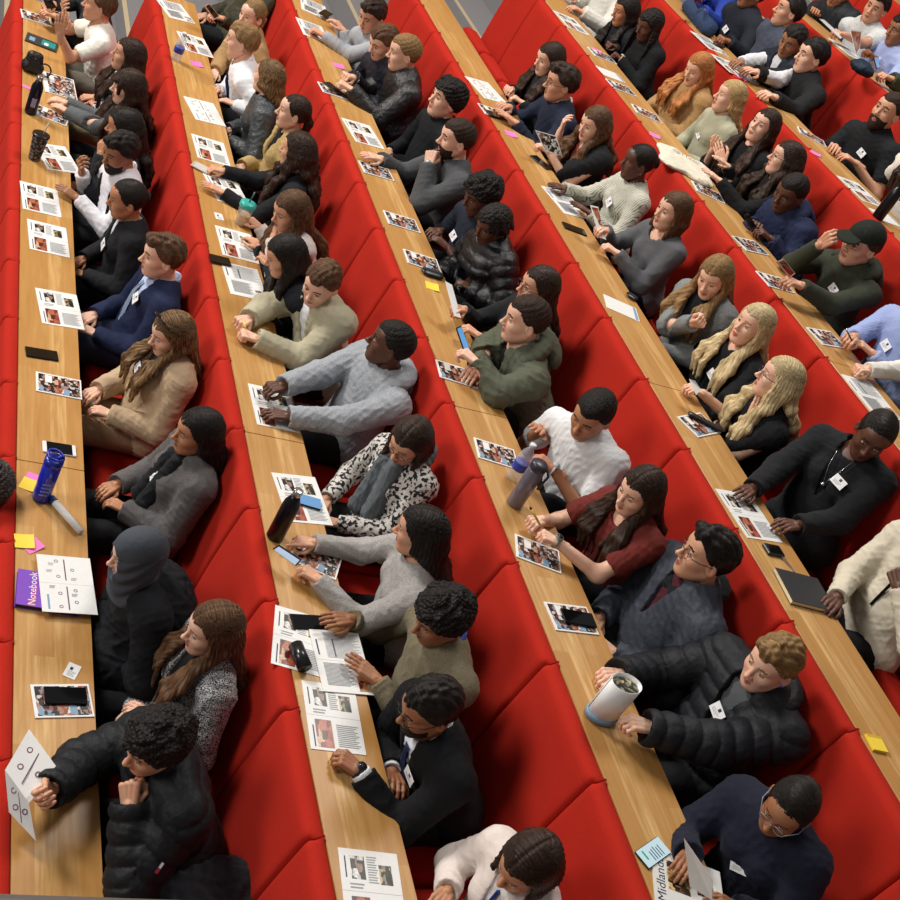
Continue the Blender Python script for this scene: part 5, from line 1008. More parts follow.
{'r': 4, 't': 12, 'p': 2, 'sex': 'f', 'skin': 'A', 'hair': ('long', 'pale'), 'top': ('long', '#16171a', 'cotton'), 'label': 'person with long platinum blonde hair and black top holding a name card', 'badge': (0.02, 0.62), 'sleeve': 'three', 'L': {'p': [3.1018, 1.793, 1.3235], 'pose': 'h'}, 'R': {'p': [3.3676, 2.1256, 1.3435], 'pose': 'r'}, 'neck': 1.2, 'watchR': '#1b1c1f', 'head': [3.4179, 2.0328, 1.6535], 'far': 1, 'seed': 48, 'hipx': 0.655},
{'r': 4, 't': -25, 'p': 3, 'sex': 'f', 'skin': 'A', 'hair': ('wavy', 'pale'), 'top': ('long', '#141518', 'cotton'), 'label': 'person with wavy blonde hair, glasses and black top, chin propped on hand', 'glasses': '#2a2220', 'sleeve': 'three', 'L': {'p': [3.3191, 1.5623, 1.4635], 'pose': 'f'}, 'watchL': '#1b1c1f', 'head': [3.3545, 1.5769, 1.6235], 'far': 0, 'seed': 49, 'hipx': 0.655},
{'r': 4, 't': 52, 'p': 22, 'sex': 'f', 'skin': 'D', 'hair': ('bun', 'black'), 'top': ('blazer', '#15161a', 'wool'), 'label': 'person in black blazer with silver pendant, resting hands by an open leaflet', 'inner': ('#17181c', 'cotton', 1.3), 'open': 0.06, 'necklace': 1, 'badge': (0.06, 0.74, 10), 'R': {'p': [3.0359, 0.9983, 1.3035], 'pose': 'f'}, 'L': {'p': [3.1602, 0.7822, 1.3235], 'pose': 'r'}, 'S': 1.06, 'head': [3.5607, 1.0561, 1.7485], 'far': 0, 'seed': 50, 'hipx': 0.69},
{'r': 4, 't': 10, 'p': 15, 'sex': 'm', 'skin': 'D', 'hair': ('fade', 'black'), 'top': ('shirt', '#cfc6b2', 'cotton'), 'label': 'person in cream shirt at the right edge, chin on hand, mostly out of view', 'L': {'p': [3.4424, 0.3857, 1.4835], 'pose': 'x', 'hint': (-0.6, -0.6, -1)}, 'R': {'p': [3.1655, 0.3209, 1.2635], 'pose': 'r'}, 'tie': ('#141414', 'lanyard'), 'head': [3.5626, 0.3854, 1.7485], 'far': 0, 'seed': 51, 'hipx': 0.69},
{'r': 5, 't': 10, 'p': 20, 'sex': 'm', 'skin': 'B', 'hair': ('short', 'dark'), 'top': ('jacket', '#dcdad2', 'cotton'), 'label': 'person in off-white jacket at the top edge, head out of view', 'R': {'p': [4.2011, 7.1749, 1.7346], 'pose': 'r'}, 'L': {'p': [4.1175, 6.8318, 1.7346], 'pose': 'r'}, 'trous': '#86866e', 'head': [4.4328, 7.0773, 2.1246], 'far': 1, 'seed': 52, 'hipx': 0.69},
{'r': 5, 't': 5, 'p': 20, 'sex': 'f', 'skin': 'E', 'hair': ('long', 'black'), 'top': ('long', '#191a20', 'cotton'), 'label': 'person with long black hair and dark top, looking down beside braided neighbour', 'head': [4.3112, 6.3957, 1.9596], 'far': 1, 'seed': 53, 'hipx': 0.655},
{'r': 5, 't': 15, 'p': 27.5, 'sex': 'f', 'skin': 'D', 'hair': ('braids', 'black'), 'top': ('long', '#141518', 'cotton'), 'label': 'person with long black braids and black top with white stripe, writing', 'L': {'p': [4.1568, 5.9558, 1.7246], 'pose': 'x'}, 'R': {'p': [4.193, 6.1787, 1.7246], 'pose': 'x'}, 'watchL': '#c0a890', 'earring': 1, 'head': [4.3178, 5.969, 2.0246], 'far': 1, 'seed': 54, 'hipx': 0.655},
{'r': 5, 't': 18, 'p': 24.0, 'sex': 'f', 'skin': 'A', 'hair': ('long', 'ginger'), 'top': ('coat', '#a98355', 'wool'), 'label': 'person with long ginger hair in camel coat looking down', 'hipdy': 0.03, 'head': [4.4158, 5.2026, 2.0396], 'far': 1, 'seed': 55, 'hipx': 0.688},
{'r': 5, 't': -8, 'p': 5, 'sex': 'f', 'skin': 'A', 'hair': ('longback', 'blonde'), 'top': ('shirt', '#aaa88f', 'cotton'), 'label': 'person with long straight blonde hair and sage green blouse', 'badge': (0.0, 0.62), 'head': [4.435, 4.7067, 2.0596], 'far': 1, 'seed': 56, 'hipx': 0.69},
{'r': 5, 't': 18, 'p': -3, 'sex': 'f', 'skin': 'A', 'hair': ('long', 'dark'), 'top': ('long', '#151518', 'cotton'), 'label': 'person with long dark hair and black top, hands pressed together', 'L': {'p': [4.2176, 4.1804, 1.8246], 'pose': 'f'}, 'R': {'p': [4.2052, 4.2524, 1.8446], 'pose': 'f'}, 'sleeve': 'three', 'head': [4.4168, 4.1692, 2.0996], 'far': 1, 'seed': 57, 'hipx': 0.689},
{'r': 5, 't': -18, 'p': 5, 'sex': 'f', 'skin': 'A', 'hair': ('wavy', 'dark'), 'top': ('long', '#151518', 'cotton'), 'label': 'person with glasses, wavy brown hair and black top, fingers spread', 'glasses': '#3a302a', 'L': {'p': [3.9783, 3.7986, 1.7846], 'pose': 'f'}, 'R': {'p': [4.2028, 4.0926, 1.8046], 'pose': 'f'}, 'head': [4.3761, 3.7297, 2.0696], 'far': 1, 'seed': 58, 'hipx': 0.655},
{'r': 5, 't': 20, 'p': 24.0, 'sex': 'm', 'skin': 'D', 'hair': ('fade', 'black'), 'top': ('hoodie', '#232a48', 'cotton'), 'label': 'person in navy hoodie with short black curls looking at a phone', 'L': {'p': [4.1141, 3.2048, 1.7446], 'pose': 'h'}, 'R': {'p': [4.1098, 3.2833, 1.7546], 'pose': 'h'}, 'head': [4.2754, 3.3789, 1.9796], 'far': 1, 'seed': 59, 'hipx': 0.655},
{'r': 5, 't': 10, 'p': 12, 'sex': 'm', 'skin': 'B', 'hair': ('short', 'dark'), 'top': ('long', '#34382c', 'knit'), 'label': 'person in black cap and dark olive jumper holding a phone', 'cap': '#1d221c', 'R': {'p': [4.1387, 2.7113, 2.0246], 'pose': 'h'}, 'L': {'p': [3.8261, 2.4325, 1.8046], 'pose': 'h'}, 'badge': (0.06, 0.72), 'hood': ('#34382c', 'knit'), 'S': 1.05, 'head': [4.3648, 2.6922, 2.0596], 'far': 1, 'seed': 60, 'hipx': 0.655},
{'r': 5, 't': 5, 'p': 15, 'sex': 'm', 'skin': 'B', 'hair': ('short', 'dark'), 'top': ('shirt', '#8f9fce', 'stripe', '#a9b6de'), 'label': 'person in light blue shirt at the right edge, hands holding a pen', 'L': {'p': [4.1336, 1.9865, 1.7646], 'pose': 'r'}, 'R': {'p': [4.017, 1.9813, 1.7846], 'pose': 'h'}, 'badge': (-0.02, 0.66), 'wide': 1.1, 'head': [4.4129, 2.0434, 2.0896], 'far': 1, 'seed': 61, 'hipx': 0.685},
{'r': 5, 't': 5, 'p': 15, 'sex': 'f', 'skin': 'A', 'hair': ('long', 'dark'), 'top': ('long', '#e0dcd4', 'knit'), 'label': 'person in white sleeve reaching in at the right edge, body out of view', 'R': {'p': [3.9629, 1.7528, 1.7346], 'pose': 'x'}, 'head': [4.4468, 1.5773, 2.1346], 'far': 0, 'seed': 62, 'hipx': 0.69},
{'r': 6, 't': 0, 'p': 20, 'sex': 'm', 'skin': 'E', 'hair': ('short', 'black'), 'top': ('hoodie', '#2a43a0', 'cotton'), 'label': 'person in royal blue top at the top edge, holding a phone', 'L': {'p': [5.0336, 6.6075, 2.1858], 'pose': 'h'}, 'R': {'p': [4.939, 6.56, 2.2058], 'pose': 'h'}, 'head': [5.3576, 7.0663, 2.5158], 'far': 1, 'seed': 63, 'hipx': 0.668},
{'r': 6, 't': 5, 'p': 10, 'sex': 'm', 'skin': 'C', 'hair': ('short', 'black'), 'top': ('jacket', '#20242e', 'cotton'), 'label': 'person in dark navy jacket with name badge, face cut by the top edge', 'badge': (0.02, 0.6), 'L': {'p': [5.0343, 6.052, 2.1558], 'pose': 'x'}, 'head': [5.3632, 6.4923, 2.4908], 'far': 1, 'seed': 64, 'hipx': 0.673},
{'r': 6, 't': -12, 'p': 5, 'sex': 'm', 'skin': 'B', 'hair': ('short', 'black'), 'top': ('jacket', '#454b59', 'cotton'), 'label': 'person with black hair in slate jacket over white collar, hand raised to chin', 'collar': ('#e6e8ec', 'cotton', 0.011, 0.4), 'L': {'p': [5.5739, 6.5679, 2.3658], 'pose': 'r'}, 'S': 1.03, 'head': [5.4101, 5.9862, 2.5608], 'far': 1, 'seed': 65, 'hipx': 0.69},
{'r': 6, 't': 28, 'p': 24.0, 'sex': 'm', 'skin': 'C', 'hair': ('short', 'black'), 'top': ('shirt', '#dcdde2', 'cotton'), 'label': 'person in dark padded waistcoat over white shirt, head lowered', 'vest': '#1c212e', 'L': {'p': [4.7309, 5.2053, 2.1558], 'pose': 'r'}, 'R': {'p': [4.7838, 5.3899, 2.1558], 'pose': 'r'}, 'collar': ('#e6e8ee', 'cotton', 0.01, 0.4), 'head': [5.3022, 5.5802, 2.4358], 'far': 1, 'seed': 66, 'hipx': 0.655},
{'r': 6, 't': -5, 'p': 12, 'sex': 'm', 'skin': 'A', 'hair': ('short', 'black'), 'top': ('blazer', '#1e1f21', 'cotton'), 'label': 'person with straight black hair in black suit jacket reaching over the sixth desk', 'collar': ('#e8e8ea', 'cotton', 0.009, 0.5), 'R': {'p': [4.7728, 5.1544, 2.1958], 'pose': 'f'}, 'L': {'p': [4.8095, 4.8335, 2.1658], 'pose': 'r'}, 'S': 1.06, 'head': [5.3117, 5.2856, 2.4458], 'far': 1, 'seed': 67, 'hipx': 0.655},
{'r': 6, 't': 18, 'p': 3, 'sex': 'm', 'skin': 'B', 'hair': ('fade', 'dark'), 'top': ('tee', '#191b1e', 'cotton'), 'label': 'bearded person in black polo shirt with name badge, arms folded on desk', 'sleeve': 'short', 'beard': 'full', 'collar': ('#191b1e', 'cotton', 0.01, 0.5), 'badge': (0.06, 0.68), 'L': {'p': [5.1473, 4.0998, 2.1458], 'pose': 'r'}, 'R': {'p': [5.0946, 4.2118, 2.1558], 'pose': 'r'}, 'S': 1.04, 'head': [5.3728, 4.2879, 2.5008], 'far': 1, 'seed': 68, 'hipx': 0.683},
{'r': 6, 't': 8, 'p': 10, 'sex': 'f', 'skin': 'A', 'hair': ('long', 'dark'), 'top': ('shirt', '#d9d0c2', 'cotton'), 'label': 'person in cream blouse at the right edge with hands raised together, head out of view', 'L': {'p': [5.4852, 4.1138, 2.3058], 'pose': 'x', 'hint': (-0.7, -0.4, -1)}, 'R': {'p': [5.577, 4.2781, 2.3058], 'pose': 'x'}, 'head': [5.4127, 3.6762, 2.5708], 'far': 1, 'seed': 69, 'hipx': 0.69},
{'r': 7, 't': 28, 'p': 26.4, 'sex': 'm', 'skin': 'E', 'hair': ('short', 'black'), 'top': ('jacket', '#23262b', 'nylon'), 'label': 'person in dark jacket leaning down at the top edge of the last row', 'R': {'p': [6.0394, 6.5179, 2.5769], 'pose': 'r'}, 'head': [6.2173, 6.5947, 2.8019], 'far': 1, 'seed': 70, 'hipx': 0.655},
{'r': 7, 't': 32, 'p': 12, 'sex': 'm', 'skin': 'B', 'hair': ('quiff', 'black'), 'top': ('tee', '#c9cbcb', 'wool'), 'label': 'smiling person in pale grey t-shirt leaning on the last desk with a booklet', 'sleeve': 'short', 'L': {'p': [5.6146, 5.743, 2.5869], 'pose': 'h'}, 'R': {'p': [6.7752, 6.6992, 2.6269], 'pose': 'r'}, 'head': [6.2883, 6.1515, 2.8669], 'far': 1, 'seed': 71, 'hipx': 0.655},
{'r': 7, 't': 2, 'p': 18, 'sex': 'm', 'skin': 'C', 'hair': ('short', 'black'), 'top': ('shirt', '#a4b1dd', 'cotton'), 'label': 'person in pale blue shirt reading a folded leaflet at the right edge', 'L': {'p': [5.9595, 5.5145, 2.6269], 'pose': 'h'}, 'R': {'p': [6.4022, 5.9914, 2.6669], 'pose': 'x'}, 'head': [6.2865, 5.728, 2.8419], 'far': 1, 'seed': 72, 'hipx': 0.655},
{'r': 7, 't': 2, 'p': 18, 'sex': 'm', 'skin': 'B', 'hair': ('short', 'dark'), 'top': ('jacket', '#37402b', 'nylon'), 'label': 'person in dark green striped sleeve with phone at the right edge, head out of view', 'L': {'p': [5.7029, 4.9666, 2.6069], 'pose': 'h'}, 'head': [6.2817, 5.1679, 2.7869], 'far': 1, 'seed': 73, 'hipx': 0.655},
{'r': 0, 't': 5, 'p': 10, 'sex': 'm', 'skin': 'D', 'hair': ('afro', 'grey'), 'top': ('shirt', '#2a2c30', 'cotton'), 'label': 'person of the row below at the left edge, only dark hair in view', 'head': [-0.1648, 1.5951, 0.0088], 'far': 0, 'seed': 74, 'hipx': 0.69},
]
ITEMS = [
(1, 'cover', [0.0962, 7.0375], 0.177, -39.6, 'booklet under the phone held by suited person at far end of first desk', {}),
(1, 'folder', [0.1363, 6.6007], 0.229, -7.1, 'dark teal-printed folder beside the black handbag', {}),
(1, 'cover_wide', [0.2592, 5.9564], 0.218, 3.9, 'large picture-covered magazine by the black handbag on first desk', {}),
(1, 'cover', [0.1972, 5.4493], 0.157, -10.4, 'picture-covered booklet under striped sleeve on first desk', {}),
(1, 'sheet_photo', [0.2232, 4.8611], 0.196, 18.3, 'open leaflet behind the dark tumbler on first desk', {}),
(1, 'sheet_photo', [0.1175, 4.2731], 0.218, 3.8, 'photo leaflet on first desk beside the bearded person in braces', {}),
(1, 'sheet_photo', [0.1607, 3.8427], 0.228, 2.9, 'photo leaflet on first desk in front of black-bunned person', {}),
(1, 'sheet_photo', [0.2155, 3.1418], 0.231, 6.5, 'photo leaflet on first desk in front of navy suit', {}),
(1, 'phone', [0.1164, 2.6879], 0.157, 5.3, 'black phone lying alone on first desk above a booklet', {}),
(1, 'cover', [0.2001, 2.4524], 0.227, 0.6, 'picture-covered booklet on first desk before the beige coat', {}),
(1, 'phone_white', [0.1942, 1.9616], 0.15, 2.1, 'white-framed phone behind the blue bottle', {}),
(1, 'note_yellow', [0.0597, 1.6787], 0.047, -19.7, 'yellow sticky note under the blue bottle', {}),
(1, 'note_pink', [0.0774, 1.7168], 0.047, -19.6, 'pink sticky note under the blue bottle', {}),
(1, 'note_pink', [0.0646, 1.2977], 0.059, 39.8, 'pink sticky note peeping from beneath the yellow one on first desk', {'z': 0.001}),
(1, 'note_yellow', [0.0353, 1.3099], 0.084, 3.4, 'yellow sticky note over a pink one near the purple notebook', {'z': 0.004}),
(1, 'note_pink2', [0.0395, 5.7645], 0.092, -27.5, 'pink sticky note strip beside the black handbag', {}),
(1, 'notebook_purple', [0.1326, 1.0213], 0.285, -2.8, 'purple notebook with white and pink lettering under an open leaflet', {}),
(1, 'sheet_diagram', [0.2051, 1.0683], 0.228, 4.1, 'open leaflet with ringed icons before the person in headscarf', {'z': 0.026}),
(1, 'card', [0.224, 0.6276], 0.059, -23.5, 'white name card beside a booklet on first desk', {}),
(1, 'cover', [0.1833, 0.4748], 0.236, 7.0, 'picture-covered booklet under a phone on first desk near the curly-haired person', {}),
(1, 'phone', [0.1928, 0.4933], 0.165, 4.3, 'black phone on a picture-covered booklet near the curly-haired person', {'z': 0.008}),
(2, 'sheet_text', [1.0755, 7.0791], 0.221, 16.9, 'white leaflet at the far end of the second desk', {}),
(2, 'sheet_photo', [1.1838, 6.5207], 0.231, 8.5, 'photo leaflet under the clear bottle at the far end of the second desk', {}),
(2, 'note_pink', [1.1579, 6.1484], 0.089, 10.5, 'pink sticky note by the clear bottle on second desk', {}),
(2, 'sheet_diagram', [1.136, 5.3523], 0.238, 10.5, 'leaflet with diagram before the long-haired leather jacket', {}),
(2, 'sheet_photo', [1.1163, 4.772], 0.224, 2.1, 'photo leaflet before the tan open coat', {}),
(2, 'phone_clear', [1.0126, 4.4623], 0.092, -27.1, 'grey phone case held at the second desk', {'z': 0.004}),
(2, 'sheet_photo', [1.1659, 4.2748], 0.218, 12.1, 'photo leaflet beneath black-sleeved hands on second desk', {}),
(2, 'card', [1.0711, 3.8991], 0.078, 4.4, 'small white card beside the teal cup', {}),
(2, 'sheet_photo', [1.1497, 3.6175], 0.241, 2.0, 'photo leaflet next to the teal cup', {}),
(2, 'phone', [1.012, 3.3673], 0.104, 3.7, 'black phone on open brochure near the bowed long black hair', {'z': 0.006, 'len': 0.125}),
(2, 'sheet_brochure', [1.1429, 3.2188], 0.294, 3.7, 'open brochure under a black phone on second desk', {}),
(2, 'sheet_photo', [1.1464, 2.0765], 0.211, 0.8, 'leaflet under the dark hands of grey-hooded person', {}),
(2, 'sheet_photo', [1.1856, 1.4198], 0.22, 5.9, 'photo leaflet behind the leaning black bottle on second desk', {}),
(2, 'phone_lit', [1.203, 1.3996], 0.061, -9.6, 'blue-screened phone on a photo leaflet by the black bottle', {'z': 0.006}),
(2, 'cover', [1.1834, 1.0322], 0.151, -23.0, 'picture-covered booklet beneath a lit phone on second desk', {}),
(2, 'phone', [1.0806, 0.6449], 0.171, 4.9, 'large black phone above the open text leaflet on second desk', {'len': 0.16}),
(2, 'sheet_photo', [1.0212, 0.54], 0.091, -12.2, 'leaflet corner under the black glasses case', {'z': 0}),
(2, 'sheet_text2', [1.1882, 0.4507], 0.231, 0.9, 'open text leaflet under the hand of khaki-jumpered person', {'z': 0.005}),
(2, 'sheet_photo', [1.0988, 0.1679], 0.236, -3.2, 'photo leaflet by the hand with chunky watch', {'z': 0}),
(2, 'sheet_photo', [1.1018, -0.5691], 0.223, -5.4, 'photo leaflet at the near end of second desk', {}),
(3, 'sheet_text', [2.1124, 7.0959], 0.204, -7.0, 'white leaflet at the far end of third desk', {}),
(3, 'sheet_text', [2.0026, 6.5448], 0.164, 2.1, 'white leaflet under the hand in pale grey sleeve on third desk', {}),
(3, 'phone', [2.1823, 6.9632], 0.332, 60.6, 'dark phone held over a leaflet on third desk', {'z': 0.03}),
(3, 'note_pink', [2.1138, 5.979], 0.092, 1.0, 'pink sticky note before black leather jacket', {}),
(3, 'cover', [1.968, 5.4359], 0.146, -43.1, 'white-edged booklet under a phone before black leather jacket', {}),
(3, 'phone', [1.9644, 5.4577], 0.131, -55.8, 'black phone on a booklet before black leather jacket', {'z': 0.008}),
(3, 'sheet_photo', [2.0721, 4.8582], 0.276, 8.1, 'photo leaflet on third desk beside grey blazer hand', {}),
(3, 'cover', [2.0504, 4.319], 0.255, 4.3, 'picture-covered booklet under the hand in grey blazer', {}),
(3, 'cover', [2.0834, 3.6949], 0.233, 0.9, 'picture-covered booklet on bare stretch of third desk', {}),
(3, 'cover', [2.1124, 3.2596], 0.229, -3.0, 'picture-covered booklet by a black pouch on third desk', {}),
(3, 'pouch', [2.1408, 3.1276], 0.182, -0.6, 'black pouch beside a picture-covered booklet on third desk', {}),
(3, 'note_yellow', [2.1064, 2.9917], 0.103, -9.4, 'yellow sticky note on third desk before glossy jacket', {}),
(3, 'cover', [2.0169, 2.1297], 0.172, -5.7, 'picture-covered booklet under olive sleeve on third desk', {}),
(3, 'cover', [2.0582, 1.5107], 0.236, -7.8, 'picture-covered booklet near the grey sports bottle', {}),
(3, 'cover', [2.0552, 0.8334], 0.239, -16.2, "picture-covered booklet beneath the maroon t-shirt person's hands", {}),
(3, 'cover', [2.0901, 0.4576], 0.254, 1.5, 'picture-covered booklet under a phone on third desk before navy parka', {}),
(3, 'phone', [2.1207, 0.4553], 0.176, -2.3, 'dark phone lying on a booklet before navy parka', {'z': 0.008}),
(3, 'phone_lit2', [2.0032, -0.6547], 0.159, 26.3, 'lit phone with message screen beside the newspaper', {}),
(3, 'newspaper', [2.0933, -0.8243], 0.367, -20.8, 'newspaper with large headline letters under navy-coated person', {}),
(4, 'sheet_diagram', [3.0154, 5.3812], 0.301, 13.8, 'open leaflet with diagram at far end of fourth desk', {}),
(4, 'phone', [2.9477, 4.912], 0.218, 10.5, 'black phone before navy sweater on fourth desk', {'z': 0.006}),
(4, 'cover', [2.9482, 4.9672], 0.135, -36.6, 'booklet under a phone before navy sweater', {}),
(4, 'note_pink', [2.9885, 4.6746], 0.092, 0.7, 'pink sticky note on fourth desk before black cardigan', {}),
(4, 'phone', [3.1224, 4.3415], 0.12, -59.3, 'black phone beside rust-topped reader', {}),
(4, 'sheet_text2', [3.1189, 3.8091], 0.283, 11.3, 'open text leaflet before striped cream shirt', {}),
(4, 'phone', [3.0381, 3.4358], 0.179, -4.8, 'black phone on fourth desk below the striped shirt reader', {}),
(4, 'sheet_plain', [3.0286, 2.5782], 0.225, -14.9, 'plain white leaflet with blue foot on fourth desk', {}),
(4, 'pouch_small', [3.1717, 2.7398], 0.085, -40.8, 'small black wallet on plain leaflet on fourth desk', {'z': 0.005}),
(4, 'cover', [3.0702, 1.5483], 0.208, 25.5, 'booklet under black case on fourth desk before blonde wavy hair', {}),
(4, 'case', [3.1134, 1.5702], 0.162, -24.9, 'long black case on booklet before blonde wavy hair', {'z': 0.006}),
(4, 'sheet_photo', [3.022, 0.8735], 0.23, 3.3, 'open photo leaflet under a dark hand on fourth desk', {}),
(4, 'powerbank', [3.0367, 0.6418], 0.155, -0.4, 'black square device with short cable on fourth desk', {}),
(4, 'notebook_black', [3.0699, 0.3952], 0.316, -5.2, 'black hardback notebook with cream pages on fourth desk', {}),
(4, 'note_pad', [2.9398, -0.4206], 0.12, -6.7, 'yellow sticky note pad at the near end of fourth desk', {}),
(5, 'sheet_photo', [3.9742, 6.5007], 0.289, -32.9, 'photo leaflet by off-white jacket on fifth desk', {}),
(5, 'cover', [4.0423, 5.9087], 0.205, 3.9, 'booklet beside pink note on fifth desk before the braids', {}),
(5, 'note_pink', [4.0259, 5.9999], 0.082, -24.3, 'pink sticky note under writing hand on fifth desk', {}),
(5, 'sheet_plain', [3.9475, 5.4975], 0.239, -46.7, 'plain white sheet on fifth desk before the braids', {}),
(5, 'cover', [3.9433, 5.26], 0.166, -44.4, 'picture-covered booklet between plain sheet and camel coat on fifth desk', {}),
(5, 'cover', [4.0087, 4.8772], 0.241, -6.1, 'picture-covered booklet on fifth desk before camel coat', {}),
(5, 'note_pink', [3.8844, 4.4615], 0.073, -25.5, 'pink sticky note by the tote bag', {}),
(5, 'cover', [3.9865, 3.7263], 0.224, -11.9, 'picture-covered booklet below the tote bag on fifth desk', {}),
(5, 'cover', [3.9793, 3.0625], 0.239, 12.0, 'picture-covered booklet before navy hoodie on fifth desk', {}),
(5, 'cover', [3.9261, 2.6337], 0.156, -44.5, 'picture-covered booklet before olive jumper on fifth desk', {}),
(5, 'cover', [3.998, 2.1008], 0.248, 11.8, 'picture-covered booklet before light blue shirt on fifth desk', {}),
(5, 'sheet_text2', [3.9706, 1.5626], 0.315, 1.4, 'open text leaflet at the right edge of fifth desk', {}),
(6, 'sheet_text', [4.844, 5.8832], 0.214, -83.6, 'white sheet under the spectacles case on sixth desk', {}),
(6, 'pouch_brown', [4.9623, 5.9311], 0.267, 16.3, 'brown-and-black spectacles case on sixth desk', {'z': 0.004}),
(6, 'sheet_photo', [4.8069, 5.4218], 0.224, -78.9, 'leaflet under white sleeve on sixth desk', {}),
(6, 'cover', [4.8934, 5.3263], 0.17, -55.5, 'booklet under the reaching hand on sixth desk', {}),
(6, 'note_pink', [4.8212, 5.2266], 0.072, -38.5, 'pink sticky note under the reaching hand on sixth desk', {}),
(6, 'cover', [5.0338, 4.4138], 0.25, -22.5, 'picture-covered booklet before bearded person on sixth desk', {}),
(6, 'note_pink', [4.8169, 4.0289], 0.065, -38.0, 'pink sticky note below the booklet on sixth desk', {}),
(6, 'sheet_photo', [4.9425, 3.57], 0.258, -34.1, 'photo leaflet at sixth desk near the cream blouse', {}),
(6, 'sheet_plain', [4.9401, 3.2332], 0.223, -54.6, 'white sheet at the right edge of sixth desk', {}),
(7, 'sheet_text', [5.9656, 5.7533], 0.245, -45.5, "white leaflet on the last desk under grey t-shirt person's arm", {}),
]
ANCHOR = {'flask1': [0.0539, 5.3893, 0.0], 'flask2': [1.0046, 1.1331, 0.4212], 'flask3': [4.8054, 3.1627, 2.1058], 'tumbler': [0.0798, 4.761, -0.0], 'cup': [1.2047, 3.883, 0.4212], 'blue': [0.1062, 1.6046, 0.0], 'clear1': [0.991, 6.0879, 0.4212], 'clear2': [2.0957, 1.3486, 0.8423], 'grey': [2.0404, 1.1551, 0.8423], 'rollA': [0.1479, 1.596, 0.018], 'rollB': [0.2771, 1.4057, 0.018], 'caseA': [0.9821, 0.4879, 0.4532], 'caseB': [1.0032, 0.3737, 0.4532], 'penA': [1.9869, 0.9798, 0.9823], 'penB': [2.0411, 0.9169, 0.9423], 'pencilA': [1.0223, 2.6473, 0.5212], 'pencilB': [1.0356, 2.5937, 0.5112], 'pen2A': [3.9308, 1.9653, 1.8346], 'pen2B': [3.9626, 1.9063, 1.8046], 'roll3': [2.0252, -0.0556, 0.8443], 'bag': [0.0598, 6.0377, 0.0], 'tote': [3.9514, 4.0642, 1.6856], 'jacket': [4.9684, 6.4357, 2.1058], 'coat': [0.6913, -0.305, -0.12], 'navybag': [5.5618, 5.0061, 2.5269]}
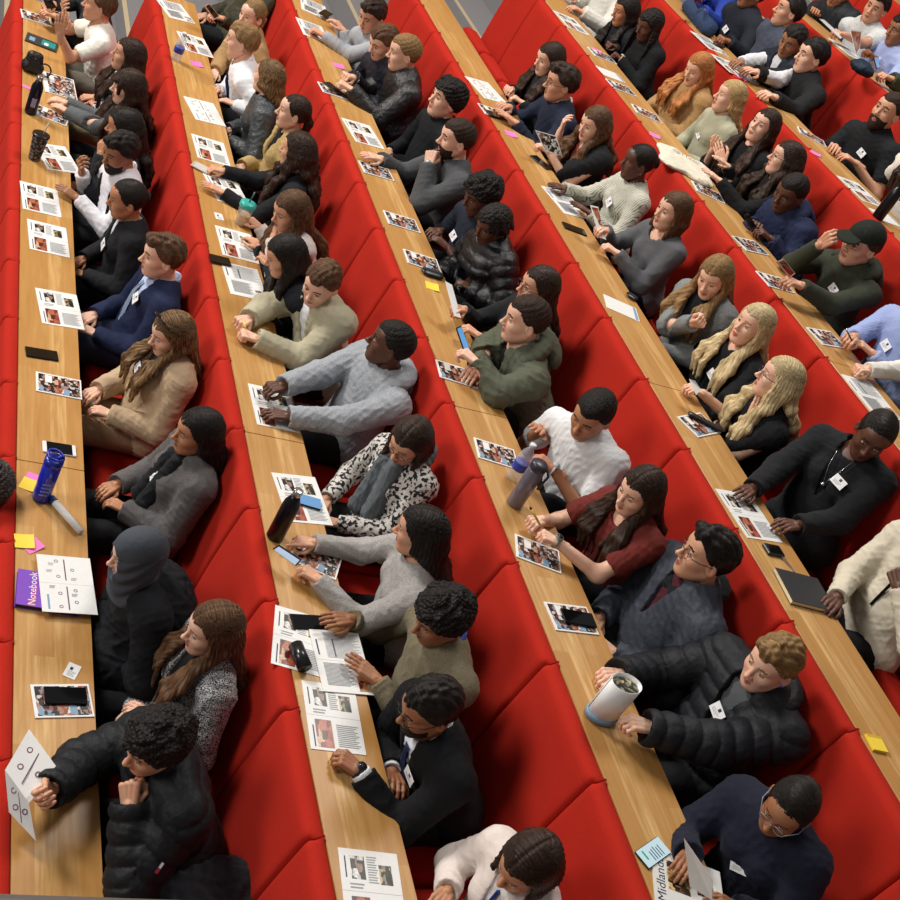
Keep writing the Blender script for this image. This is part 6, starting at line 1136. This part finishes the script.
HELD = [('phone', 'phone', 'phone held by dark-suited person at the far end of the first desk', [[0.1006, 6.9501, 0.19], [0.1685, 6.9936, 0.19], [0.2091, 6.9878, 0.15], [0.1404, 6.9056, 0.15]], 0.008, 'black', 'glass', 'screen'), ('leaflet', 'leaflet', 'folded diagram leaflet, upper half, held by curly-haired person in black padded jacket', [[0.0091, 0.1823, 0.2], [0.1159, 0.0431, 0.17], [0.0271, -0.0723, 0.13], [-0.0609, 0.0344, 0.16]], 0.001, 'white', 'none', 'diagram_print'), ('leaflet', 'leaflet', 'lower flap of folded leaflet held at the near end of first desk', [[-0.0609, 0.0344, 0.16], [0.0271, -0.0723, 0.13], [0.0704, -0.167, 0.05], [-0.0248, -0.0707, 0.07]], 0.001, 'white', 'none', 'diagram_print'), ('leaflet', 'leaflet', 'upright leaflet held by person with glasses in black top on third desk', [[2.0144, 2.7199, 1.0423], [2.0526, 2.6975, 1.0423], [2.1171, 2.5465, 0.9423], [2.0728, 2.5474, 0.9423]], 0.002, 'white', 'none', 'screen'), ('phone', 'phone', 'blue-lit phone held by olive hooded jacket', [[1.9533, 2.2673, 1.0323], [1.9904, 2.2999, 1.0323], [2.0638, 2.2118, 0.9523], [2.0198, 2.1781, 0.9523]], 0.007, 'black', 'litblue', 'screen'), ('phone', 'phone', 'white-lit phone held in both hands by pale grey jumper', [[0.9556, 0.9979, 0.4812], [0.957, 0.971, 0.5312], [1.0509, 0.9009, 0.5312], [1.0506, 0.9155, 0.4812]], 0.007, 'black', 'lit', 'screen'), ('phone', 'phone', 'grey phone held up at the far end of second desk', [[1.2083, 6.7851, 0.6412], [1.2494, 6.8629, 0.6412], [1.3659, 6.8726, 0.5712], [1.3123, 6.7656, 0.5712]], 0.008, 'pinkcase', 'glass', 'screen'), ('booklet', 'booklet', 'picture-covered booklet held open by black-cardigan reader', [[2.9585, 4.3424, 1.4635], [3.143, 4.3784, 1.4635], [3.2353, 4.3339, 1.3635], [3.0863, 4.311, 1.3635]], 0.003, 'white', 'people', 'photo_print'), ('leaflet', 'leaflet', 'folded leaflet held by person with brown bob', [[3.0225, 3.4001, 1.4635], [3.0887, 3.4124, 1.4635], [3.1572, 3.2506, 1.3435], [3.1078, 3.2603, 1.3435]], 0.002, 'white', 'red', 'photo_print'), ('name_card', 'card', 'white name card held by platinum blonde person', [[3.0185, 1.7545, 1.3935], [3.0572, 1.751, 1.3935], [3.1085, 1.7296, 1.3635], [3.0414, 1.666, 1.3635]], 0.002, 'white', 'none', 'screen'), ('phone', 'phone', 'dark phone held by navy hoodie', [[3.8343, 3.1176, 1.8346], [3.9018, 3.1776, 1.8346], [3.9834, 3.1222, 1.7846], [3.9043, 3.0579, 1.7846]], 0.008, 'black', 'glass', 'screen'), ('phone', 'phone', 'pink-backed phone held by person in cap', [[3.651, 2.4294, 1.8846], [3.7433, 2.5043, 1.8846], [3.8856, 2.5029, 1.8246], [3.7941, 2.4198, 1.8246]], 0.008, 'pinkcase', 'glass', 'screen'), ('booklet', 'booklet', 'booklet held by smiling grey t-shirt person on the last desk', [[5.43, 5.6168, 2.6669], [5.5328, 5.6882, 2.6669], [5.9064, 5.8304, 2.5969], [5.7588, 5.666, 2.5969]], 0.003, 'white', 'none', 'screen'), ('leaflet', 'leaflet', 'pale leaflet held up by pale blue shirt person', [[5.5606, 5.3809, 2.7269], [5.8414, 5.6035, 2.7269], [5.8746, 5.5411, 2.6269], [5.6292, 5.233, 2.6069]], 0.002, 'white', 'red', 'photo_print'), ('leaflet', 'page', 'raised white page turned by navy-coated person', [[1.9769, -0.7192, 1.0423], [2.0874, -0.8392, 0.9823], [2.1267, -0.8669, 0.9023], [2.0543, -0.815, 0.9023]], 0.0015, 'white', 'none', 'screen'), ('phone', 'phone', 'phone in hands at the top edge before royal blue top', [[4.6904, 6.1966, 2.3058], [4.8372, 6.3553, 2.3058], [4.9569, 6.4174, 2.2458], [4.8098, 6.2408, 2.2458]], 0.008, 'black', 'glass', 'screen'), ('phone', 'phone', 'phone held by green-sleeved person at the right edge', [[5.3124, 4.6848, 2.7269], [5.4144, 4.7668, 2.7269], [5.485, 4.7595, 2.6669], [5.3813, 4.6614, 2.6669]], 0.007, 'black', 'litblue', 'screen')]

for it in ITEMS:
    put(it[1], it[0], it[2], it[4], it[5], it[3], it[6])

# bottles, cups and other things standing on the desks
CHR = plain('#c9c9c8', .22, .9, 'steel')
def flask(r, h): return [(r * .9, 0), (r, .006), (r, h * .66), (r * .93, h * .74), (r * .62, h * .84), (r * .46, h * .9)], [(r * .5, h * .9), (r * .52, h * .905), (r * .52, h), (r * .45, h * 1.005)]
def pt(k): return ANCHOR[k]
a, b = flask(.037, .26); bottle('water_bottle', 'slim black metal bottle with steel cap at far end of first desk', pt('flask1'), a, plain('#17182a', .25, .4, 'black_metal'), b, CHR, lambda rt: (lambda m: (m.box((-.014, -.0395, .06), (.014, -.036, .12), plain('#8f93b8', .4, name='label_print')), m.build('label_sticker', rt)))(MB()))
a, b = flask(.037, .27); bottle('water_bottle', 'matt black metal bottle with steel cap on second desk above a lit phone', pt('flask2'), a, plain('#16131b', .3, .4, 'black_metal'), b, CHR)
a, b = flask(.036, .25); bottle('water_bottle', 'black bottle standing at the right edge on sixth desk', pt('flask3'), a, plain('#18181b', .3, .3, 'black_metal'), b, BLK)
def straw(rt): m = MB(); m.tube([(0.01, 0, .17), (.022, .008, .25)], .0035, plain('#c6c3be', .3, name='straw'), 8); m.build('straw', rt, True)
bottle('tumbler', 'dark speckled tumbler with lid and straw on first desk', pt('tumbler'), [(.032, 0), (.034, .004), (.046, .155), (.047, .16)], fabric('print', '#33302f', '#7c7672'), [(.05, .16), (.051, .162), (.05, .172), (.042, .175)], BLK, straw)
def straw2(rt):
    m = MB(); m.tube([(0.0, 0, .14), (.012, .006, .215)], .0045, plain('#4a5a5e', .3, name='straw'), 8); m.build('straw', rt, True)
    m = MB(); m.lathe([(.03, .0), (.0405, .07), (.0395, .072), (.029, .0)], plain('#c9a27a', .3, name='iced_coffee'), 24); m.build('drink', rt, True)
bottle('plastic_cup', 'clear plastic cup of iced drink with teal lid on second desk', pt('cup'), [(.031, 0), (.032, .003), (.045, .12), (.046, .122)], glassy('#d8e4e0', alpha=.3), [(.048, .12), (.049, .123), (.047, .145), (.03, .15)], plain('#35aaa0', .3, name='teal_lid'), straw2)
def loop(rt):
    m = MB(); bl = plain('#1c2f9e', .25, name='blue_lid'); pts = [(.034 * math.cos(q) , .034 * math.sin(q), .235 + .018 * abs(math.sin(q * .5))) for q in np.linspace(0, 2 * math.pi, 21)]; m.tube(pts, .006, bl, 8); m.build('carry_loop', rt, True)
    m = MB(); m.tube([(0, -.006, .225), (.02, .0, .245), (.035, 0, .25)], .007, bl, 8); m.build('spout', rt, True)
    m = MB()
    for z in (.05, .07, .09, .11): m.box((-.02, -.0402, z), (.012, -.0378, z + .003), plain('#8fa6e6', .4, name='scale_print'))
    m.build('scale_marks', rt)
bottle('water_bottle', 'translucent blue sports bottle with carry loop on first desk', pt('blue'), [(.034, 0), (.038, .008), (.038, .06), (.0365, .07), (.038, .08), (.038, .2), (.034, .205)], glassy('#1530c8', 'blue_plastic', .93), [(.037, .2), (.04, .203), (.039, .228), (.03, .232)], plain('#1c2f9e', .25, name='blue_lid'), loop)
def label_blue(rt): m = MB(); m.lathe([(.034, .06), (.0345, .061), (.0345, .1), (.034, .101)], plain('#2f3fa8', .4, name='blue_label'), 24); m.build('paper_label', rt, True)
for k, lab in (('clear1', 'clear plastic water bottle with blue label on second desk'), ('clear2', 'clear plastic bottle with blue label behind the grey sports bottle')):
    bottle('plastic_bottle', lab, pt(k), [(.03, 0), (.033, .006), (.033, .13), (.028, .155), (.014, .18), (.0135, .195)], glassy('#cfd6dc', alpha=.35), [(.0155, .19), (.0155, .205), (.012, .207)], plain('#d9dde2', .4, name='white_cap'), label_blue)
def strap(rt): m = MB(); m.tube([(.028, -.02, .235), (.055, -.025, .2), (.045, -.022, .12)], .006, plain('#3a3b44', .5, name='strap'), 8); m.build('strap', rt, True)
bottle('sports_bottle', 'smoky grey sports bottle with strap and lid on third desk', pt('grey'), [(.035, 0), (.038, .006), (.038, .2), (.034, .21)], glassy('#6a6875', 'smoky_plastic', .88), [(.037, .21), (.039, .212), (.039, .24), (.03, .248)], plain('#33343f', .35, name='grey_lid'), strap)
# rolled white paper tube on first desk
def tube_between(name, cat, label, A, B, r, mt, endm=None, nm='tube'):
    A, B = Vector(A), Vector(B); c = (A + B) / 2; rt = empty(name, c); tag(rt, label, cat); m = MB(); m.tube([A - c, B - c], r, mt, 14); m.build(nm, rt, True)
    if endm is not None: m = MB(); d_ = (B - A); m.tube([A - c - d_ * .002, A - c + d_ * .14], r * 1.04, endm, 14); m.build('end_band', rt, True)
    return rt
tube_between('rolled_paper', 'paper roll', 'white rolled paper with blue end lying below the blue bottle', ANCHOR['rollA'], ANCHOR['rollB'], .017, WHITE, plain('#27457e', .4, name='blue_band'))
tube_between('glasses_case', 'case', 'black hard glasses case lying on leaflet corner on second desk', ANCHOR['caseA'], ANCHOR['caseB'], .03, plain('#1a1c1e', .25, name='case_black'), None, 'shell')
tube_between('pen', 'pen', 'gold and black pen in the hands of maroon t-shirt person', ANCHOR['penA'], ANCHOR['penB'], .005, plain('#b99a3c', .3, .3, 'pen_gold'), BLK, 'barrel')
tube_between('pencil', 'pencil', 'short yellow pencil between the clasped hands of beige jacket', ANCHOR['pencilA'], ANCHOR['pencilB'], .004, YEL, None, 'barrel')
tube_between('pen', 'pen', 'dark pen between fingers of light blue shirt person', ANCHOR['pen2A'], ANCHOR['pen2B'], .004, BLK, CHR, 'barrel')
# big loosely rolled brochure, standing in two hands
rt = empty('rolled_brochure', ANCHOR['roll3']); tag(rt, 'large loosely rolled white brochure held upright on third desk', 'brochure'); m = MB(); n = 40; v = []; f = []
for i in range(n + 1):
    q = 2 * math.pi * 1.12 * i / n; R_ = .062 + .004 * i / n
    for rr in (R_, R_ - .0022):
        for z in (0, .205): v.append((rr * 1.1 * math.cos(q + 2), rr * .8 * math.sin(q + 2), z))
for i in range(n): a = i * 4; b = a + 4; f += [(a, b, b + 1, a + 1), (a + 2, a + 3, b + 3, b + 2), (a + 1, b + 1, b + 3, a + 3), (a, a + 2, b + 2, b)]
f += [(0, 1, 3, 2), (n * 4, n * 4 + 2, n * 4 + 3, n * 4 + 1)]; m.add(v, f, WHITE); m.build('pages', rt, True)
m = MB(); m.lathe([(.0675, .004), (.0685, .004), (.0685, .03), (.0675, .03)], BLUEP, 36, Matrix.Diagonal((1.1, .8, 1, 1))); m.build('cover_print', rt, True)
m = MB(); m.lathe([(.03, .0), (.058, .012), (.058, .19), (.056, .19)], collage('dark'), 24, Matrix.Diagonal((1.05, .7, 1, 1))); m.build('inner_pages', rt, True)
# black drawstring handbag
rt = empty('handbag', ANCHOR['bag']); tag(rt, 'small black leather drawstring handbag with ring handle at far end of first desk', 'handbag'); lea = fabric('leather', '#19191b')
G = Field([RC((-.03, 0, .045), (.03, 0, .045), .05), RC((-.02, 0, .1), (.02, 0, .1), .035), RC((-.025, 0, .13), (.025, 0, .13), .028)], .006, k=.03); V, Q = G.net(); V[:, 2] = np.maximum(V[:, 2], .001); V = V + vnormals(V, Q) * folds(V, 3, .012, 1.6)[:, None]; link_mesh('pouch_body', V, Q, lea, rt)
m = MB(); m.tube([(.08 + .045 * math.cos(q), -.02 + .0 * q, .05 + .05 * math.sin(q)) for q in np.linspace(0, 2 * math.pi, 25)], .006, lea, 8); m.build('ring_handle', rt, True)
m = MB(); m.tube([(.036 * math.cos(q), .03 * math.sin(q), .122) for q in np.linspace(0, 2 * math.pi, 25)], .005, CHR, 8); m.build('drawstring', rt, True)
# cream tote bag
rt = empty('tote_bag', ANCHOR['tote'], math.radians(-22)); tag(rt, 'cream canvas tote bag lying on fifth desk beside black-topped person', 'bag'); G = Field([EL((0, 0, .012), (.2, .2, .024)), EL((-.13, .12, .012), (.09, .09, .016)), EL((.13, .11, .012), (.09, .09, .016)), EL((-.12, -.13, .014), (.1, .1, .018)), EL((.11, -.15, .014), (.1, .09, .02))], .009, k=.03); V, Q = G.net(); V[:, 2] = np.maximum(V[:, 2], .001); V = V + vnormals(V, Q) * folds(V, 5, .02, .5)[:, None] * (V[:, 2:3] > .003); link_mesh('canvas', V, Q, fabric('cotton', '#dcd6c4'), rt)
m = MB(); add_text(m, 'GETTING', .05, plain('#6f6e68', .7, name='grey_letters'), 0.0, .09, .041, -.1); m.build('lettering', rt)
# folded dark blue jacket on sixth desk, a coat on the seats at the near end
rt = empty('folded_jacket', ANCHOR['jacket']); tag(rt, 'dark blue folded jacket lying at the far end of sixth desk', 'jacket'); G = Field([RC((-.03, -.28, .05), (.02, .22, .05), .07, .06), RC((.05, -.2, .05), (.06, .2, .06), .055)], .01, k=.04); V, Q = G.net(); V[:, 2] = np.maximum(V[:, 2], .002); V = V + vnormals(V, Q) * folds(V, 8, .02)[:, None]; link_mesh('cloth', V, Q, fabric('cotton', '#2c3d5c'), rt)
rt = empty('coat', ANCHOR['coat']); tag(rt, 'dark grey woollen coat heaped on seats at the bottom left', 'coat'); G = Field([EL((0, 0, 0), (.2, .22, .12)), EL((.12, .05, .06), (.12, .1, .09)), EL((-.12, -.1, .02), (.13, .14, .08)), EL((.2, -.1, .02), (.12, .1, .1))], .012, k=.06); V, Q = G.net(); V = V + vnormals(V, Q) * folds(V, 9, .04)[:, None]; link_mesh('cloth', V, Q, fabric('wool', '#24252b'), rt)
rt = empty('draped_bag', ANCHOR['navybag']); tag(rt, 'dark navy bag on the last desk before the pale blue shirt', 'bag'); G = Field([EL((0, 0, .05), (.1, .11, .05)), EL((.05, .06, .055), (.06, .05, .04))], .012, k=.05); V, Q = G.net(); V[:, 2] = np.maximum(V[:, 2], .002); V = V + vnormals(V, Q) * folds(V, 10, .02)[:, None]; link_mesh('cloth', V, Q, fabric('nylon', '#1b2a3a'), rt)
for nm, cat, lab, pts, t, mt, tp, prn in HELD:
    M_ = {'white': WHITE, 'black': BLK, 'pinkcase': plain('#d9a48c', .4, name='pink_case'), 'lit': emis('#b9cfe8', .9), 'litblue': emis('#5fa8e0', .9), 'cover': collage('cover'), 'people': collage('people'), 'red': collage('red'), 'glass': GLS, 'none': None}
    slab(nm, cat, lab, pts, t, M_[mt], M_[tp], 'case' if nm == 'phone' else 'sheet', None, prn)

place_seats(PEOPLE)
proto_back_me = proto_back; bpy.data.objects.remove(proto_back); bpy.data.objects.remove(proto_pan)
seen = {}
ORDN = ['farthest'] + [w_ + ' farthest' for w_ in 'second third fourth fifth sixth seventh eighth ninth tenth eleventh twelfth thirteenth fourteenth fifteenth'.split()]
for r, y, rt in SEATS:
    seen.setdefault(rt['label'], []).append((y, rt))
for lab, l in seen.items():
    l.sort(key=lambda q: -q[0])
    if len(l) > 1:
        for i, (y, rt) in enumerate(l): rt['label'] = ' '.join(lab.split()[:11]) + ', ' + (ORDN[i] if i < len(l) - 1 else 'nearest') + ' of them'
for r, y, rt in SEATS: del rt['_lab']
import time as _t
_t0 = _t.time()
for d in PEOPLE:
    d.setdefault('S', 1.0); d['S'] *= 1.06
    person(d)
print('people', len(PEOPLE), 'in', round(_t.time() - _t0, 1), 's')
